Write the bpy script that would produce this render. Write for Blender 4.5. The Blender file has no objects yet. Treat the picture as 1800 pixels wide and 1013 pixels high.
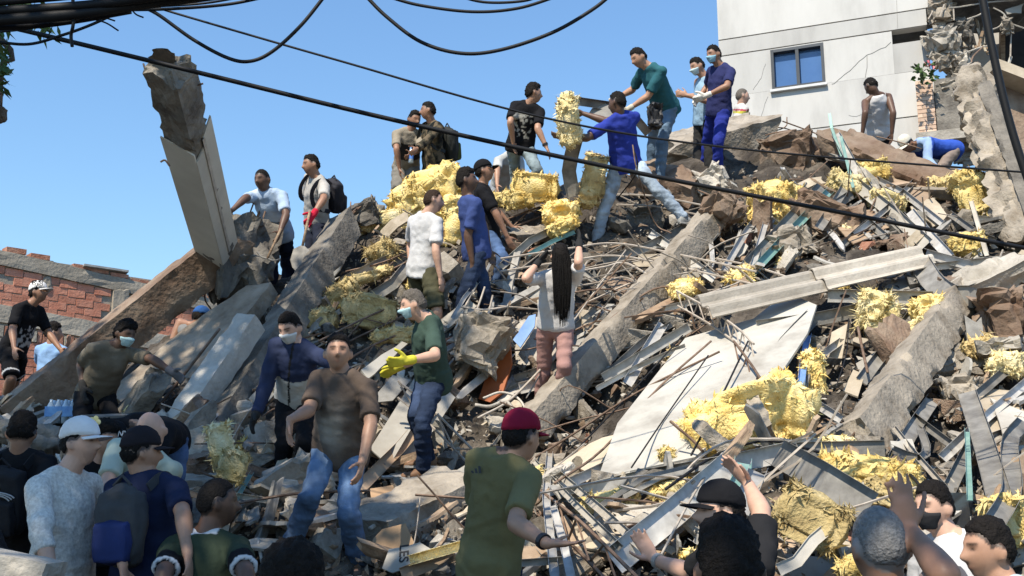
import bpy, bmesh, math, random
import numpy as np
from mathutils import Vector, Matrix

random.seed(7)
RNG = np.random.default_rng(7)
SC = bpy.context.scene
COL = SC.collection

# ---------------------------------------------------------------- camera
FPX, PW, PH = 1930.0, 1800.0, 1013.0          # focal length in photo pixels
PITCH = math.radians(11.5)
CAMZ = 1.65
cam_d = bpy.data.cameras.new('camera')
cam_d.sensor_width = 36.0
cam_d.lens = 36.0 * FPX / PW
cam_d.clip_start = 0.05
cam_d.clip_end = 5000
cam = bpy.data.objects.new('camera', cam_d)
COL.objects.link(cam)
cam.location = (0, 0, CAMZ)
cam.rotation_euler = (math.pi / 2 + PITCH, 0, 0)
SC.camera = cam

# ---------------------------------------------------------------- sky, sun, exposure
SUN = Vector((-0.40, -0.72, 1.05)).normalized()   # towards the sun
elev = math.asin(SUN.z)
azim = math.atan2(SUN.x, SUN.y)
world = bpy.data.worlds.new('World')
SC.world = world
world.use_nodes = True
nt = world.node_tree
bg = nt.nodes['Background']
sky = nt.nodes.new('ShaderNodeTexSky')
sky.sky_type = 'NISHITA'
sky.sun_disc = False
sky.sun_elevation = elev
sky.sun_rotation = azim
sky.altitude = 900
sky.air_density = 1.9
sky.dust_density = 0.0
sky.ozone_density = 10.0
nt.links.new(sky.outputs[0], bg.inputs[0])
bg.inputs[1].default_value = 0.135
sun_d = bpy.data.lights.new('sun', 'SUN')
sun_d.energy = 5.0
sun_d.angle = math.radians(0.53)
sun_d.color = (1.0, 0.91, 0.765)
sun = bpy.data.objects.new('sun', sun_d)
COL.objects.link(sun)
sun.rotation_euler = SUN.to_track_quat('Z', 'Y').to_euler()
sun.location = SUN * 60
SC.view_settings.view_transform = 'Standard'
SC.view_settings.look = 'None'
SC.view_settings.exposure = 0.5
SC.view_settings.gamma = 1.0
SC.view_settings.use_curve_mapping = False
SC.render.film_transparent = False
SC.cycles.max_bounces = 5
SC.cycles.diffuse_bounces = 3
SC.cycles.glossy_bounces = 2
SC.cycles.transmission_bounces = 4

# ---------------------------------------------------------------- picture -> world helpers
CP, SP = math.cos(PITCH), math.sin(PITCH)
def ray(px, py):
    x = (px - PW / 2) / FPX
    y = -(py - PH / 2) / FPX
    d = np.array([x, CP - y * SP, SP + y * CP])
    return d / d[1]
C0 = np.array([0, 0, CAMZ])
def P(px, py, Y):
    return C0 + ray(px, py) * Y
def ppm(Y):                # photo pixels per metre at depth Y
    return FPX / Y
def nrm(v):
    v = np.asarray(v, float)
    return v / (np.linalg.norm(v) + 1e-12)

# ---------------------------------------------------------------- numpy noise
def _hash(ix, iy, iz, seed):
    h = (ix * 374761393 + iy * 668265263 + iz * 2147483647 + seed * 1274126177) & 0xFFFFFFFF
    h = ((h ^ (h >> 13)) * 1274126177) & 0xFFFFFFFF
    h = (h ^ (h >> 16)) & 0xFFFF
    return h / 32767.5 - 1.0
def vnoise(Q, seed=0):
    Q = np.asarray(Q, float)
    i = np.floor(Q).astype(np.int64)
    f = Q - i
    u = f * f * (3 - 2 * f)
    r = 0
    for dx in (0, 1):
        for dy in (0, 1):
            for dz in (0, 1):
                w = (u[:, 0] if dx else 1 - u[:, 0]) * (u[:, 1] if dy else 1 - u[:, 1]) * (u[:, 2] if dz else 1 - u[:, 2])
                r = r + w * _hash(i[:, 0] + dx, i[:, 1] + dy, i[:, 2] + dz, seed)
    return r
def fbm(Q, seed=0, oct=4, gain=0.5, lac=2.03):
    a, r, Q = 1.0, 0, np.asarray(Q, float)
    for k in range(oct):
        r = r + a * vnoise(Q, seed + 17 * k)
        a *= gain
        Q = Q * lac + 3.7
    return r

# ---------------------------------------------------------------- objects
def tag(o, label=None, cat=None, group=None, kind=None):
    if label: o['label'] = label
    if cat: o['category'] = cat
    if group: o['group'] = group
    if kind: o['kind'] = kind
    return o
def mesh_of(name, V, F, mat=None, smooth=False, cols=None):
    me = bpy.data.meshes.new(name)
    me.from_pydata([tuple(v) for v in V], [], F)
    if mat is not None: me.materials.append(mat)
    if smooth:
        if smooth == 'auto': me.set_sharp_from_angle(angle=math.radians(38))
        me.polygons.foreach_set('use_smooth', [True] * len(me.polygons))
    if cols is not None:
        a = me.color_attributes.new('Col', 'FLOAT_COLOR', 'POINT')
        c = np.ones((len(V), 4)); c[:, :3] = cols
        a.data.foreach_set('color', c.ravel())
    me.update()
    return me
def link(name, me, parent=None, loc=None):
    o = bpy.data.objects.new(name, me)
    COL.objects.link(o)
    if parent is not None: o.parent = parent
    if loc is not None: o.location = tuple(loc)
    return o
def empty(name, loc):
    o = bpy.data.objects.new(name, None)
    o.empty_display_size = 0.1
    o.location = tuple(loc)
    COL.objects.link(o)
    return o
def org(parent):
    return np.array(parent.location) if parent is not None else np.zeros(3)
def obj(name, V, F, mat, parent=None, smooth=False, cols=None, **kw):
    """one mesh object; V in world space; origin at its base centre (top-level) or at the parent"""
    V = np.asarray(V, float)
    if parent is None:
        c = V.mean(0); c[2] = V[:, 2].min()
        o = link(name, mesh_of(name, V - c, F, mat, smooth, cols), None, c)
    else:
        r = parent
        t = org(parent)
        while r.parent is not None:
            r = r.parent; t = t + org(r)
        o = link(name, mesh_of(name, V - t, F, mat, smooth, cols), parent)
    return tag(o, **kw)

class MB:
    """collects shapes into one mesh"""
    def __init__(s): s.V = []; s.F = []; s.n = 0
    def add(s, V, F):
        V = np.asarray(V, float)
        s.V.append(V); s.F += [tuple(i + s.n for i in f) for f in F]; s.n += len(V)
        return s
    def box(s, c, ax, ay, az):
        c, ax, ay, az = map(np.asarray, (c, ax, ay, az))
        V = [c + i * ax + j * ay + k * az for i in (-1, 1) for j in (-1, 1) for k in (-1, 1)]
        return s.add(V, [(0, 1, 3, 2), (4, 6, 7, 5), (0, 4, 5, 1), (2, 3, 7, 6), (0, 2, 6, 4), (1, 5, 7, 3)])
    def tube(s, pts, r, n=6, r1=None, closed=False):
        pts = [np.asarray(p, float) for p in pts]
        m = len(pts); V = []
        t0 = nrm(pts[1] - pts[0])
        a = nrm(np.cross(t0, [0.31, 0.17, 0.93])); 
        for i, p in enumerate(pts):
            t = nrm(pts[min(i + 1, m - 1)] - pts[max(i - 1, 0)])
            a = nrm(a - t * a.dot(t)); b = np.cross(t, a)
            rr = r if r1 is None else r + (r1 - r) * i / (m - 1)
            for k in range(n):
                th = 2 * math.pi * k / n
                V.append(p + rr * (math.cos(th) * a + math.sin(th) * b))
        F = [(i * n + k, i * n + (k + 1) % n, (i + 1) * n + (k + 1) % n, (i + 1) * n + k) for i in range(m - 1) for k in range(n)]
        F += [tuple(range(n - 1, -1, -1)), tuple((m - 1) * n + k for k in range(n))]
        return s.add(V, F)
    def loft(s, rings):
        n = len(rings[0]); m = len(rings); V = np.concatenate(rings)
        F = [(i * n + k, i * n + (k + 1) % n, (i + 1) * n + (k + 1) % n, (i + 1) * n + k) for i in range(m - 1) for k in range(n)]
        F += [tuple(range(n - 1, -1, -1)), tuple((m - 1) * n + k for k in range(n))]
        return s.add(V, F)
    def sweep(s, pts, prof, up, closed=False):
        """sweep an open or closed 2D profile [(a,b)] along pts; b along 'up'"""
        pts = [np.asarray(p, float) for p in pts]; m = len(pts); n = len(prof); V = []
        for i, p in enumerate(pts):
            t = nrm(pts[min(i + 1, m - 1)] - pts[max(i - 1, 0)])
            b = nrm(np.asarray(up) - t * np.dot(up, t)); a = np.cross(t, b)
            for (x, y) in prof: V.append(p + x * a + y * b)
        F = []
        for i in range(m - 1):
            for k in range(n if closed else n - 1):
                F.append((i * n + k, i * n + (k + 1) % n, (i + 1) * n + (k + 1) % n, (i + 1) * n + k))
        if closed: F += [tuple(range(n - 1, -1, -1)), tuple((m - 1) * n + k for k in range(n))]
        return s.add(V, F)
    def arr(s): return np.concatenate(s.V)
    def build(s, name, mat, parent=None, smooth=False, **kw):
        return obj(name, s.arr(), s.F, mat, parent, smooth, **kw)

# ---------------------------------------------------------------- materials
MATS = {}
def mat(name, c1, c2=None, rough=0.85, scale=6.0, metal=0.0, bump=0.0, bscale=30.0, c3=None, spec=0.3, detail=6.0, attr=False, stretch=None, bdist=0.02):
    if name in MATS: return MATS[name]
    m = bpy.data.materials.new(name); m.use_nodes = True
    N, L = m.node_tree.nodes, m.node_tree.links
    b = N['Principled BSDF']
    b.inputs['Roughness'].default_value = rough
    b.inputs['Metallic'].default_value = metal
    b.inputs['Specular IOR Level'].default_value = spec
    tc = N.new('ShaderNodeTexCoord'); co = tc.outputs['Object']
    oi = N.new('ShaderNodeObjectInfo')
    ad = N.new('ShaderNodeVectorMath'); ad.operation = 'MULTIPLY_ADD'
    ad.inputs[1].default_value = (1, 1, 1) if stretch is None else stretch
    L.new(co, ad.inputs[0])
    cx = N.new('ShaderNodeCombineXYZ'); mu = N.new('ShaderNodeMath'); mu.operation = 'MULTIPLY'; mu.inputs[1].default_value = 37.0
    L.new(oi.outputs['Random'], mu.inputs[0])
    for k in range(3): L.new(mu.outputs[0], cx.inputs[k])
    L.new(cx.outputs[0], ad.inputs[2]); co = ad.outputs[0]
    nz = N.new('ShaderNodeTexNoise'); nz.inputs['Scale'].default_value = scale; nz.inputs['Detail'].default_value = detail
    nz.inputs['Roughness'].default_value = 0.62
    L.new(co, nz.inputs['Vector'])
    c2 = c1 if c2 is None else c2
    rp = N.new('ShaderNodeValToRGB')
    rp.color_ramp.elements[0].position = 0.33; rp.color_ramp.elements[0].color = (*c1, 1)
    rp.color_ramp.elements[1].position = 0.67; rp.color_ramp.elements[1].color = (*c2, 1)
    if c3 is not None:
        e = rp.color_ramp.elements.new(0.5); e.color = (*c3, 1)
    L.new(nz.outputs['Fac'], rp.inputs['Fac'])
    out = rp.outputs['Color']
    if attr:
        at = N.new('ShaderNodeAttribute'); at.attribute_name = 'Col'
        mx = N.new('ShaderNodeMix'); mx.data_type = 'RGBA'; mx.blend_type = 'MULTIPLY'; mx.inputs['Factor'].default_value = 1.0
        L.new(at.outputs['Color'], mx.inputs[6]); L.new(out, mx.inputs[7]); out = mx.outputs[2]
    else:
        hs = N.new('ShaderNodeHueSaturation')          # piece-to-piece variation
        mr = N.new('ShaderNodeMapRange'); mr.inputs[3].default_value = 0.8; mr.inputs[4].default_value = 1.18
        L.new(oi.outputs['Random'], mr.inputs[0]); L.new(mr.outputs[0], hs.inputs['Value']); L.new(out, hs.inputs['Color']); out = hs.outputs[0]
    L.new(out, b.inputs['Base Color'])
    if bump:
        nb = N.new('ShaderNodeTexNoise'); nb.inputs['Scale'].default_value = bscale; nb.inputs['Detail'].default_value = 5
        L.new(co, nb.inputs['Vector'])
        bp = N.new('ShaderNodeBump'); bp.inputs['Strength'].default_value = bump; bp.inputs['Distance'].default_value = bdist
        L.new(nb.outputs['Fac'], bp.inputs['Height']); L.new(bp.outputs[0], b.inputs['Normal'])
    MATS[name] = m
    return m
M_conc = mat('concrete', (.165, .135, .10), (.37, .32, .255), scale=4, bump=.8, bscale=28, c3=(.27, .235, .19))
M_concd = mat('dark_shaded_concrete', (.09, .08, .07), (.25, .225, .19), scale=3.5, bump=.9, bscale=24, c3=(.165, .15, .128))  # dark tone; the climbing beam's shade is put into this colour
M_concb = mat('brick_stained_concrete', (.14, .085, .055), (.30, .23, .17), scale=2.5, bump=.9, bscale=20, c3=(.22, .155, .11))
M_concw = mat('pale_concrete', (.30, .27, .225), (.48, .44, .38), scale=5, bump=.6, bscale=30)
M_fill = mat('shade_dark_fines', (.026, .021, .017), (.17, .145, .118), scale=3.0, bump=1.0, bscale=40, c3=(.07, .058, .046), detail=10)  # base darkened so the gaps between pieces read as deep shade
M_street = mat('asphalt', (.04, .04, .042), (.07, .068, .065), scale=8, bump=.4, bscale=80)
M_brick = mat('clay_block', (.46, .17, .105), (.58, .28, .19), scale=3, bump=.5, bscale=25)
M_brickd = mat('broken_brick', (.30, .12, .075), (.45, .24, .16), scale=6, bump=.6, bscale=30)
M_mortar = mat('mortar', (.28, .245, .195), (.42, .375, .305), scale=2.0, bump=.6, bscale=20)
M_white = mat('white_render', (.36, .35, .33), (.49, .48, .455), scale=1.1, bump=.2, bscale=9, c3=(.455, .445, .42), detail=10, stretch=(1, 1, .3))
M_panel = mat('white_gypsum', (.31, .285, .245), (.45, .425, .375), scale=2.2, bump=.2, bscale=18, detail=9)
M_wpanel = mat('painted_panel', (.29, .27, .235), (.47, .45, .405), scale=2.2, bump=.2, bscale=14, c3=(.425, .405, .36), detail=12)
M_cream = mat('cream_board', (.34, .28, .20), (.50, .43, .33), scale=3.0, bump=.25, bscale=20)
M_tan = mat('tan_board', (.28, .195, .13), (.40, .30, .21), scale=3.0, bump=.25, bscale=20)
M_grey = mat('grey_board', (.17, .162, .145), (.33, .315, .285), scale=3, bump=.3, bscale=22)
M_wood = mat('splintered_wood', (.20, .13, .085), (.40, .29, .19), scale=6, bump=.4, bscale=30, stretch=(1, 1, 6))
M_card = mat('cardboard', (.36, .23, .13), (.46, .31, .19), scale=4, bump=.15, bscale=30)
M_zinc = mat('galvanised_steel', (.36, .34, .31), (.56, .54, .50), rough=.5, scale=9, metal=.3, bump=.08, bscale=14, spec=.5)
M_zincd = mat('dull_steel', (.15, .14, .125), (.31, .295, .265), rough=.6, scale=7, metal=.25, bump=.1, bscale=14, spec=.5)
M_teal = mat('green_primed_steel', (.16, .30, .27), (.28, .42, .38), rough=.5, scale=7, metal=.3)
M_rebar = mat('rusty_rebar', (.12, .075, .05), (.26, .18, .13), rough=.75, scale=12, metal=.35)
M_rebarp = mat('dusty_rebar', (.30, .25, .20), (.46, .41, .35), rough=.8, scale=12, metal=.2)
M_ins = mat('glass_wool', (.60, .40, .11), (.82, .68, .36), rough=1, scale=5, bump=.6, bscale=55, c3=(.78, .61, .25), spec=.05, detail=9, bdist=.035)
M_insp = mat('pale_glass_wool', (.62, .48, .20), (.82, .72, .46), rough=1, scale=5, bump=.6, bscale=55, c3=(.78, .65, .34), spec=.05, detail=9, bdist=.035)
M_insd = mat('dusty_shaded_wool', (.34, .25, .12), (.66, .54, .30), rough=1, scale=5, bump=.6, bscale=55, c3=(.54, .42, .20), spec=.05, detail=9, bdist=.035)  # darker wool: dusty batts, and shaded ones with the shade in the colour
M_cable = mat('black_cable', (.006, .006, .007), (.012, .012, .013), rough=.6)
M_black = mat('black_plastic', (.012, .012, .014), (.02, .02, .022), rough=.5, spec=.4)
M_dark = mat('void_shade', (.02, .018, .016), (.035, .03, .027))  # near-black colour standing in for the shade inside openings
M_orange = mat('orange_plastic', (.33, .085, .022), (.42, .12, .035), rough=.5, scale=4)
M_bluem = mat('blue_film', (.13, .25, .50), (.22, .36, .62), rough=.4, scale=4)
M_red = mat('red_plastic', (.40, .02, .03), (.48, .03, .04), rough=.5)
M_leaf = mat('tree_leaf', (.035, .075, .015), (.075, .13, .03), rough=.6, scale=1.5)
M_bark = mat('tree_bark', (.07, .05, .035), (.14, .105, .075), bump=.8, bscale=18, stretch=(1, 1, .25))
M_asb = mat('fibre_cement', (.36, .32, .265), (.50, .455, .39), scale=4, bump=.35, bscale=30)
M_cloth = mat('cloth', (.86, .85, .84), (1.05, 1.05, 1.05), rough=.92, scale=4, attr=True, bump=.3, bscale=22, spec=.12, bdist=.02)
M_fleck = mat('flecked_cloth', (.74, .73, .71), (1.08, 1.08, 1.06), rough=.92, scale=60, attr=True, bump=.45, bscale=16, spec=.12, bdist=.03, detail=2)
M_denim = mat('denim', (.72, .72, .72), (1.18, 1.18, 1.18), rough=.92, scale=5, attr=True, bump=.5, bscale=18, spec=.12, bdist=.03)
M_skin = mat('skin', (.90, .90, .90), (1.06, 1.06, 1.06), rough=.5, scale=18, attr=True, spec=.4)
M_hair = mat('hair', (.7, .7, .7), (1.25, 1.25, 1.25), rough=.75, scale=60, attr=True, spec=.12, bump=.9, bscale=90, bdist=.012)
# ================================================================ ground and the heap
street_V = [(-400, -400, 0), (400, -400, 0), (400, 400, 0), (-400, 400, 0)]
o = link('street', mesh_of('street', street_V, [(0, 1, 2, 3)], M_street)); tag(o, kind='structure')

CTRL = []     # (x, y, z) points that the heap's surface passes through
for x in (-9, -6, -3, 0, 3, 6, 9):
    CTRL += [(x, 1.5, 0), (x, 2.7, 0.0)]
for (px, py, Y) in [(0, 770, 9.2), (150, 800, 9.0), (300, 860, 8.2), (450, 900, 7.5), (640, 1000, 7.45), (740, 955, 7.4),
        (480, 850, 8.6), (740, 845, 9.3), (940, 722, 10.3), (960, 850, 8.0), (950, 1000, 6.6), (1100, 1000, 6.3),
        (1100, 850, 7.6), (1300, 950, 6.0), (1310, 750, 8.1), (1500, 900, 6.3), (1500, 760, 8.0), (1700, 1000, 5.7),
        (1790, 850, 6.7), (1700, 700, 8.5), (1430, 520, 10.4), (1250, 600, 9.8), (1200, 420, 12.0), (1050, 440, 11.8),
        (1350, 400, 11.7), (1600, 450, 11.0), (1750, 480, 10.2), (1700, 330, 12.5), (1500, 255, 14.0), (1300, 250, 14.0),
        (1150, 325, 12.7), (950, 375, 12.6), (800, 380, 12.6), (700, 365, 13.2), (620, 400, 12.6), (480, 500, 11.8),
        (600, 560, 11.0), (830, 570, 10.7), (750, 575, 10.6), (660, 660, 10.0), (540, 680, 9.8), (400, 620, 10.6),
        (250, 670, 10.0), (100, 735, 10.5), (10, 720, 12.3), (180, 790, 9.6), (1265, 300, 13.0), (900, 350, 13.2),
        (560, 450, 12.2), (1545, 270, 15.0), (1650, 300, 14.0)]:
    CTRL.append(tuple(P(px, py, Y)))
for (x, y, z) in [(-2.3, 5.7, .33), (-1.6, 5.7, .12), (0, 5.5, .4), (-2.3, 4, 0), (0, 4, .02), (0.9, 4.6, .1), (1.1, 3, 0), (1.3, 3.3, 0), (2.0, 5.2, .2),
        (1.8, 4.2, 0), (-2.2, 6.9, .6), (-3.1, 7.0, .6), (-2.2, 6.6, .42), (-2.4, 6.2, .45), (-2.4, 7.3, .95), (4, 4.5, .4), (-4, 5, .2),
        (-8, 9, 1.6), (-8, 13, 2.4), (-8, 18, 2.2), (-5, 18, 2.6), (-2, 18, 4.3), (2, 18.5, 5.6), (6, 18.5, 6.3), (10, 18, 6.0),
        (10, 14, 5.6), (10, 10, 4.2), (9, 6, 1.8), (-5.2, 14.5, 3.0), (-3.2, 14.5, 4.1), (0, 15, 5.35), (3, 16, 6.5)]:
    CTRL.append((x, y, z))
CTRL = np.array(CTRL)
def _tps(r2):
    return np.where(r2 > 1e-9, 0.5 * r2 * np.log(r2 + 1e-12), 0.0)
_n = len(CTRL)
_D = ((CTRL[:, None, :2] - CTRL[None, :, :2]) ** 2).sum(-1)
_A = np.zeros((_n + 3, _n + 3))
_A[:_n, :_n] = _tps(_D) + np.eye(_n) * 0.25
_A[:_n, _n] = 1; _A[:_n, _n + 1:] = CTRL[:, :2]; _A[_n, :_n] = 1; _A[_n + 1:, :_n] = CTRL[:, :2].T
_W = np.linalg.solve(_A, np.concatenate([CTRL[:, 2], np.zeros(3)]))
def hz(x, y):
    x = np.atleast_1d(np.asarray(x, float)); y = np.atleast_1d(np.asarray(y, float))
    r = np.empty(len(x))
    for s in range(0, len(x), 20000):
        xs, ys = x[s:s + 20000], y[s:s + 20000]
        d = (xs[:, None] - CTRL[None, :, 0]) ** 2 + (ys[:, None] - CTRL[None, :, 1]) ** 2
        r[s:s + 20000] = _tps(d) @ _W[:_n] + _W[_n] + _W[_n + 1] * xs + _W[_n + 2] * ys
    return r
_YS = np.linspace(2.5, 18.5, 400)
def depth(px, py, default=None):
    d = ray(px, py)
    zz = CAMZ + d[2] * _YS
    h = hz(d[0] * _YS, _YS)
    k = np.nonzero(zz < h)[0]
    if len(k) == 0: return default if default is not None else 13.5
    return _YS[k[0]]
def at(px, py, off=0.0, default=None):
    """point on the heap seen at this picture position, raised 'off' metres towards the eye; off>3 is a depth"""
    if off > 3: return P(px, py, off)
    return P(px, py, depth(px, py, default) - off)
def hnormal(p):
    e = .15
    h = hz([p[0] - e, p[0] + e, p[0], p[0]], [p[1], p[1], p[1] - e, p[1] + e])
    return nrm([-(h[1] - h[0]) / (2 * e), -(h[3] - h[2]) / (2 * e), 1])

nx, ny = 360, 330
gx = np.linspace(-11, 12, nx); gy = np.linspace(1.6, 20, ny)
GX, GY = np.meshgrid(gx, gy)
Z = hz(GX.ravel(), GY.ravel())
Q = np.stack([GX.ravel(), GY.ravel(), Z * .8], 1)
amp = np.clip((GY.ravel() - 4.2) / 3.0, 0.0, 1)
rid = 1 - np.abs(fbm(Q * 2.3, 5, 4))
Z2 = Z - .10 * amp + amp * (.13 * fbm(Q * 1.1, 1, 3) + .10 * (rid - .6) + .05 * np.round(vnoise(Q * 6, 9) * 3) / 3 + .035 * fbm(Q * 14, 3, 2))
edge = np.clip((GY.ravel() - 1.6) / 1.5, 0, 1)
Z2 = np.where(GY.ravel() < 3.4, np.minimum(Z2, Z2 * edge) - .012 * (1 - edge), Z2)
Vh = np.stack([GX.ravel() + amp * .05 * fbm(Q * 9, 21, 2), GY.ravel() + amp * .05 * fbm(Q * 9, 22, 2), Z2], 1)
Fh = [(j * nx + i, j * nx + i + 1, (j + 1) * nx + i + 1, (j + 1) * nx + i) for j in range(ny - 1) for i in range(nx - 1)]
o = link('rubble_terrain', mesh_of('rubble_terrain', Vh, Fh, M_fill)); tag(o, kind='structure')
# ================================================================ shape helpers for rubble
def catmull(pts, k=5):
    pts = [np.asarray(p, float) for p in pts]
    if len(pts) < 3: return [pts[0] + (pts[-1] - pts[0]) * t for t in np.linspace(0, 1, k + 1)]
    q = [2 * pts[0] - pts[1]] + pts + [2 * pts[-1] - pts[-2]]
    out = []
    for i in range(1, len(q) - 2):
        for t in np.linspace(0, 1, k, endpoint=False):
            a, b, c, d = q[i - 1], q[i], q[i + 1], q[i + 2]
            out.append(.5 * (2 * b + (c - a) * t + (2 * a - 5 * b + 4 * c - d) * t * t + (3 * b - a - 3 * c + d) * t ** 3))
    out.append(pts[-1])
    return out
def onplane(px, py, p0, n):
    d = ray(px, py)
    t = np.dot(np.asarray(p0) - C0, n) / np.dot(d, n)
    return C0 + d * t
_seed = [100]
def nseed():
    _seed[0] += 1
    return _seed[0]
def roughbox(A, B, w, h, up, seg=.09, jag=(.12, .12), chip=.014, edge=.05, seed=None, taper=1.0):
    """a concrete member from A to B, w across, h along 'up': chipped arrises, broken ends"""
    A, B = np.asarray(A, float), np.asarray(B, float)
    seed = nseed() if seed is None else seed
    L = np.linalg.norm(B - A); t = (B - A) / L
    u = nrm(np.asarray(up, float) - t * np.dot(up, t)); a = np.cross(t, u)
    nw = int(max(3, min(14, round(w / seg)))); nh = int(max(3, min(14, round(h / seg)))); m = int(max(4, min(60, round(L / seg))))
    per = []
    for i in range(nw): per.append((-1 + 2 * i / nw, -1))
    for i in range(nh): per.append((1, -1 + 2 * i / nh))
    for i in range(nw): per.append((1 - 2 * i / nw, 1))
    for i in range(nh): per.append((-1, 1 - 2 * i / nh))
    per = np.array(per); n = len(per)
    corner = np.clip((np.abs(per[:, 0] * per[:, 1]) - .55) / .45, 0, 1)
    rings = []
    def ring(s, sc=1.0):
        k = 1 + (taper - 1) * s
        p = A + t * (s * L) + (per[:, :1] * w / 2 * k * sc) * a + (per[:, 1:] * h / 2 * k * sc) * u
        nn = fbm(p * 5.5, seed, 3); n2 = fbm(p * 16 + 9, seed + 3, 2)
        out = nrm_rows(per[:, :1] * a + per[:, 1:] * u)
        d = chip * (nn + .6 * n2) - corner * edge * 1.6 * np.clip(nn - .12, 0, 1)
        p = p + out * (d * sc)[:, None]
        e0 = np.clip(1 - s * L / .35, 0, 1); e1 = np.clip(1 - (1 - s) * L / .35, 0, 1)
        ax = fbm(np.stack([per[:, 0] * sc * w * 3.2, per[:, 1] * sc * h * 3.2, np.full(n, s * 0.0)], 1) + seed, seed + 7, 3)
        p = p - t * (e0 * jag[0] * (ax + .4))[:, None] + t * (e1 * jag[1] * (fbm(p * 4.1, seed + 11, 3) + .3))[:, None]
        return p
    rings.append(ring(0, .30)); rings.append(ring(0, .7))
    for i in range(m + 1): rings.append(ring(i / m))
    rings.append(ring(1, .7)); rings.append(ring(1, .30))
    mb = MB(); mb.loft(rings)
    return mb
def nrm_rows(v):
    return v / (np.linalg.norm(v, axis=1, keepdims=True) + 1e-9)
def rod(pts, r=.009, n=5, k=4):
    return MB().tube(catmull(pts, k), r, n)
def px_axes(px, py, Y, ang):
    """unit vectors across and up in the plane facing the viewer, turned by ang degrees"""
    d = nrm(ray(px, py)); r = nrm(np.cross(d, [0, 0, 1])); u = np.cross(r, d)
    c, s = math.cos(math.radians(ang)), math.sin(math.radians(ang))
    return c * r + s * u, -s * r + c * u, -d
def fitplane(pxs, off=0.05, lean=None, y0=None):
    if lean is not None:
        cx = np.mean([p[0] for p in pxs]); cy = np.mean([p[1] for p in pxs])
        return at(cx, cy, off) if y0 is None else P(cx, cy, y0), nrm(lean)
    q = np.array([at(p[0], p[1], 0) for p in pxs]); c = q.mean(0)
    n = np.linalg.svd(q - c)[2][2]
    if n[2] < 0: n = -n
    # keep the sheet from turning edge-on
    d = nrm(c - C0)
    if abs(n.dot(d)) < .3: n = nrm(n - d * .35)
    return c - nrm(c - C0) * off, n
def sheet(pxs, t=.015, off=.06, lean=None, y0=None, jag=.0, warp=.0, seed=None):
    """a board whose outline has these picture corners, lying on the heap (or leaning with normal 'lean')"""
    seed = nseed() if seed is None else seed
    c, n = fitplane(pxs, off, lean, y0)
    q = [onplane(p[0], p[1], c, n) for p in pxs]
    pts = []
    for i in range(len(q)):
        a, b = q[i], q[(i + 1) % len(q)]
        L = np.linalg.norm(b - a); m = max(1, int(L / .10)) if jag > 0 else max(1, int(L / .35))
        side = np.cross(n, nrm(b - a))
        for k in range(m):
            p = a + (b - a) * k / m
            if k and jag: p = p + side * jag * float(fbm(np.array([p * 7 + seed]), seed, 3)[0])
            pts.append(p)
    pts = np.array(pts); m = len(pts)
    cen = pts.mean(0)
    V = [pts + n * t / 2, cen + (pts - cen) * .5 + n * t / 2, pts - n * t / 2, cen + (pts - cen) * .5 - n * t / 2]
    V = np.concatenate(V)
    if warp: V = V + n * (warp * fbm(V * 1.7 + seed, seed + 2, 2))[:, None]
    F = []
    for i in range(m):
        j = (i + 1) % m
        F += [(i, j, m + j, m + i), (2 * m + j, 2 * m + i, 3 * m + i, 3 * m + j), (j, i, 2 * m + i, 2 * m + j)]
    F += [tuple(range(m, 2 * m)), tuple(range(4 * m - 1, 3 * m - 1, -1))]
    mb = MB(); mb.add(V, F); mb.n_ = n; mb.c_ = c
    return mb
def ico(sub):
    bm = bmesh.new(); bmesh.ops.create_icosphere(bm, subdivisions=sub, radius=1)
    V = np.array([v.co[:] for v in bm.verts]); F = [tuple(v.index for v in f.verts) for f in bm.faces]; bm.free()
    return V, F
ICO = {k: ico(k) for k in (2, 3, 4, 5)}
def lump(c, ax, ay, az, box=.6, n1=.22, n2=.06, f1=1.4, f2=5, sub=4, seed=None, ridged=False, streak=False):
    """an uneven lump with half-axes ax, ay, az; box<1 squares it off"""
    seed = nseed() if seed is None else seed
    D, F = ICO[sub]
    S = np.sign(D) * np.abs(D) ** box
    S = S / np.maximum(np.linalg.norm(S, axis=1, keepdims=True), 1e-6) * (1 + (np.max(np.abs(D), axis=1, keepdims=True) ** -1 - 1) * (1 - box))
    ra = (np.linalg.norm(ax), np.linalg.norm(ay), np.linalg.norm(az)); g = max(ra)
    W = D * np.array(ra) / g
    k1 = fbm(W * f1 + seed * 1.7, seed, 3)
    k2 = fbm(W * f2 * (np.array([.45, 1.5, 1.5]) if streak else 1.0) + seed, seed + 5, 3)
    if ridged: k2 = 1 - 2 * np.abs(k2)
    V = np.asarray(c) + S[:, :1] * ax + S[:, 1:2] * ay + S[:, 2:] * az
    out = nrm_rows(S[:, :1] * np.asarray(ax) / ra[0] ** 2 + S[:, 1:2] * np.asarray(ay) / ra[1] ** 2 + S[:, 2:] * np.asarray(az) / ra[2] ** 2)
    V = V + out * ((k1 * n1 * min(ra) * 1.3 + k2 * n2 * min(.3, g)))[:, None]
    return V, F
def tufts(V, count, L, seed, w=.006):
    """loose fibre wisps standing out of a lump"""
    rg = np.random.default_rng(seed); c = V.mean(0); mb = MB()
    for i in rg.integers(0, len(V), count):
        p = V[i]; d = nrm(nrm(p - c) + rg.normal(0, .55, 3)); s = nrm(np.cross(d, rg.normal(0, 1, 3))) * w * rg.uniform(.6, 1.6)
        l = L * rg.uniform(.4, 1.3); b = rg.normal(0, .25, 3) * l + np.array([0, 0, -.2 * l])
        mb.add([p - d * .01 - s, p - d * .01 + s, p + d * l * .55 + s * .7 + b * .3, p + d * l + b, p + d * l * .55 - s * .7 + b * .3], [(0, 1, 2, 4), (4, 2, 3)])
    return mb
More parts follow.
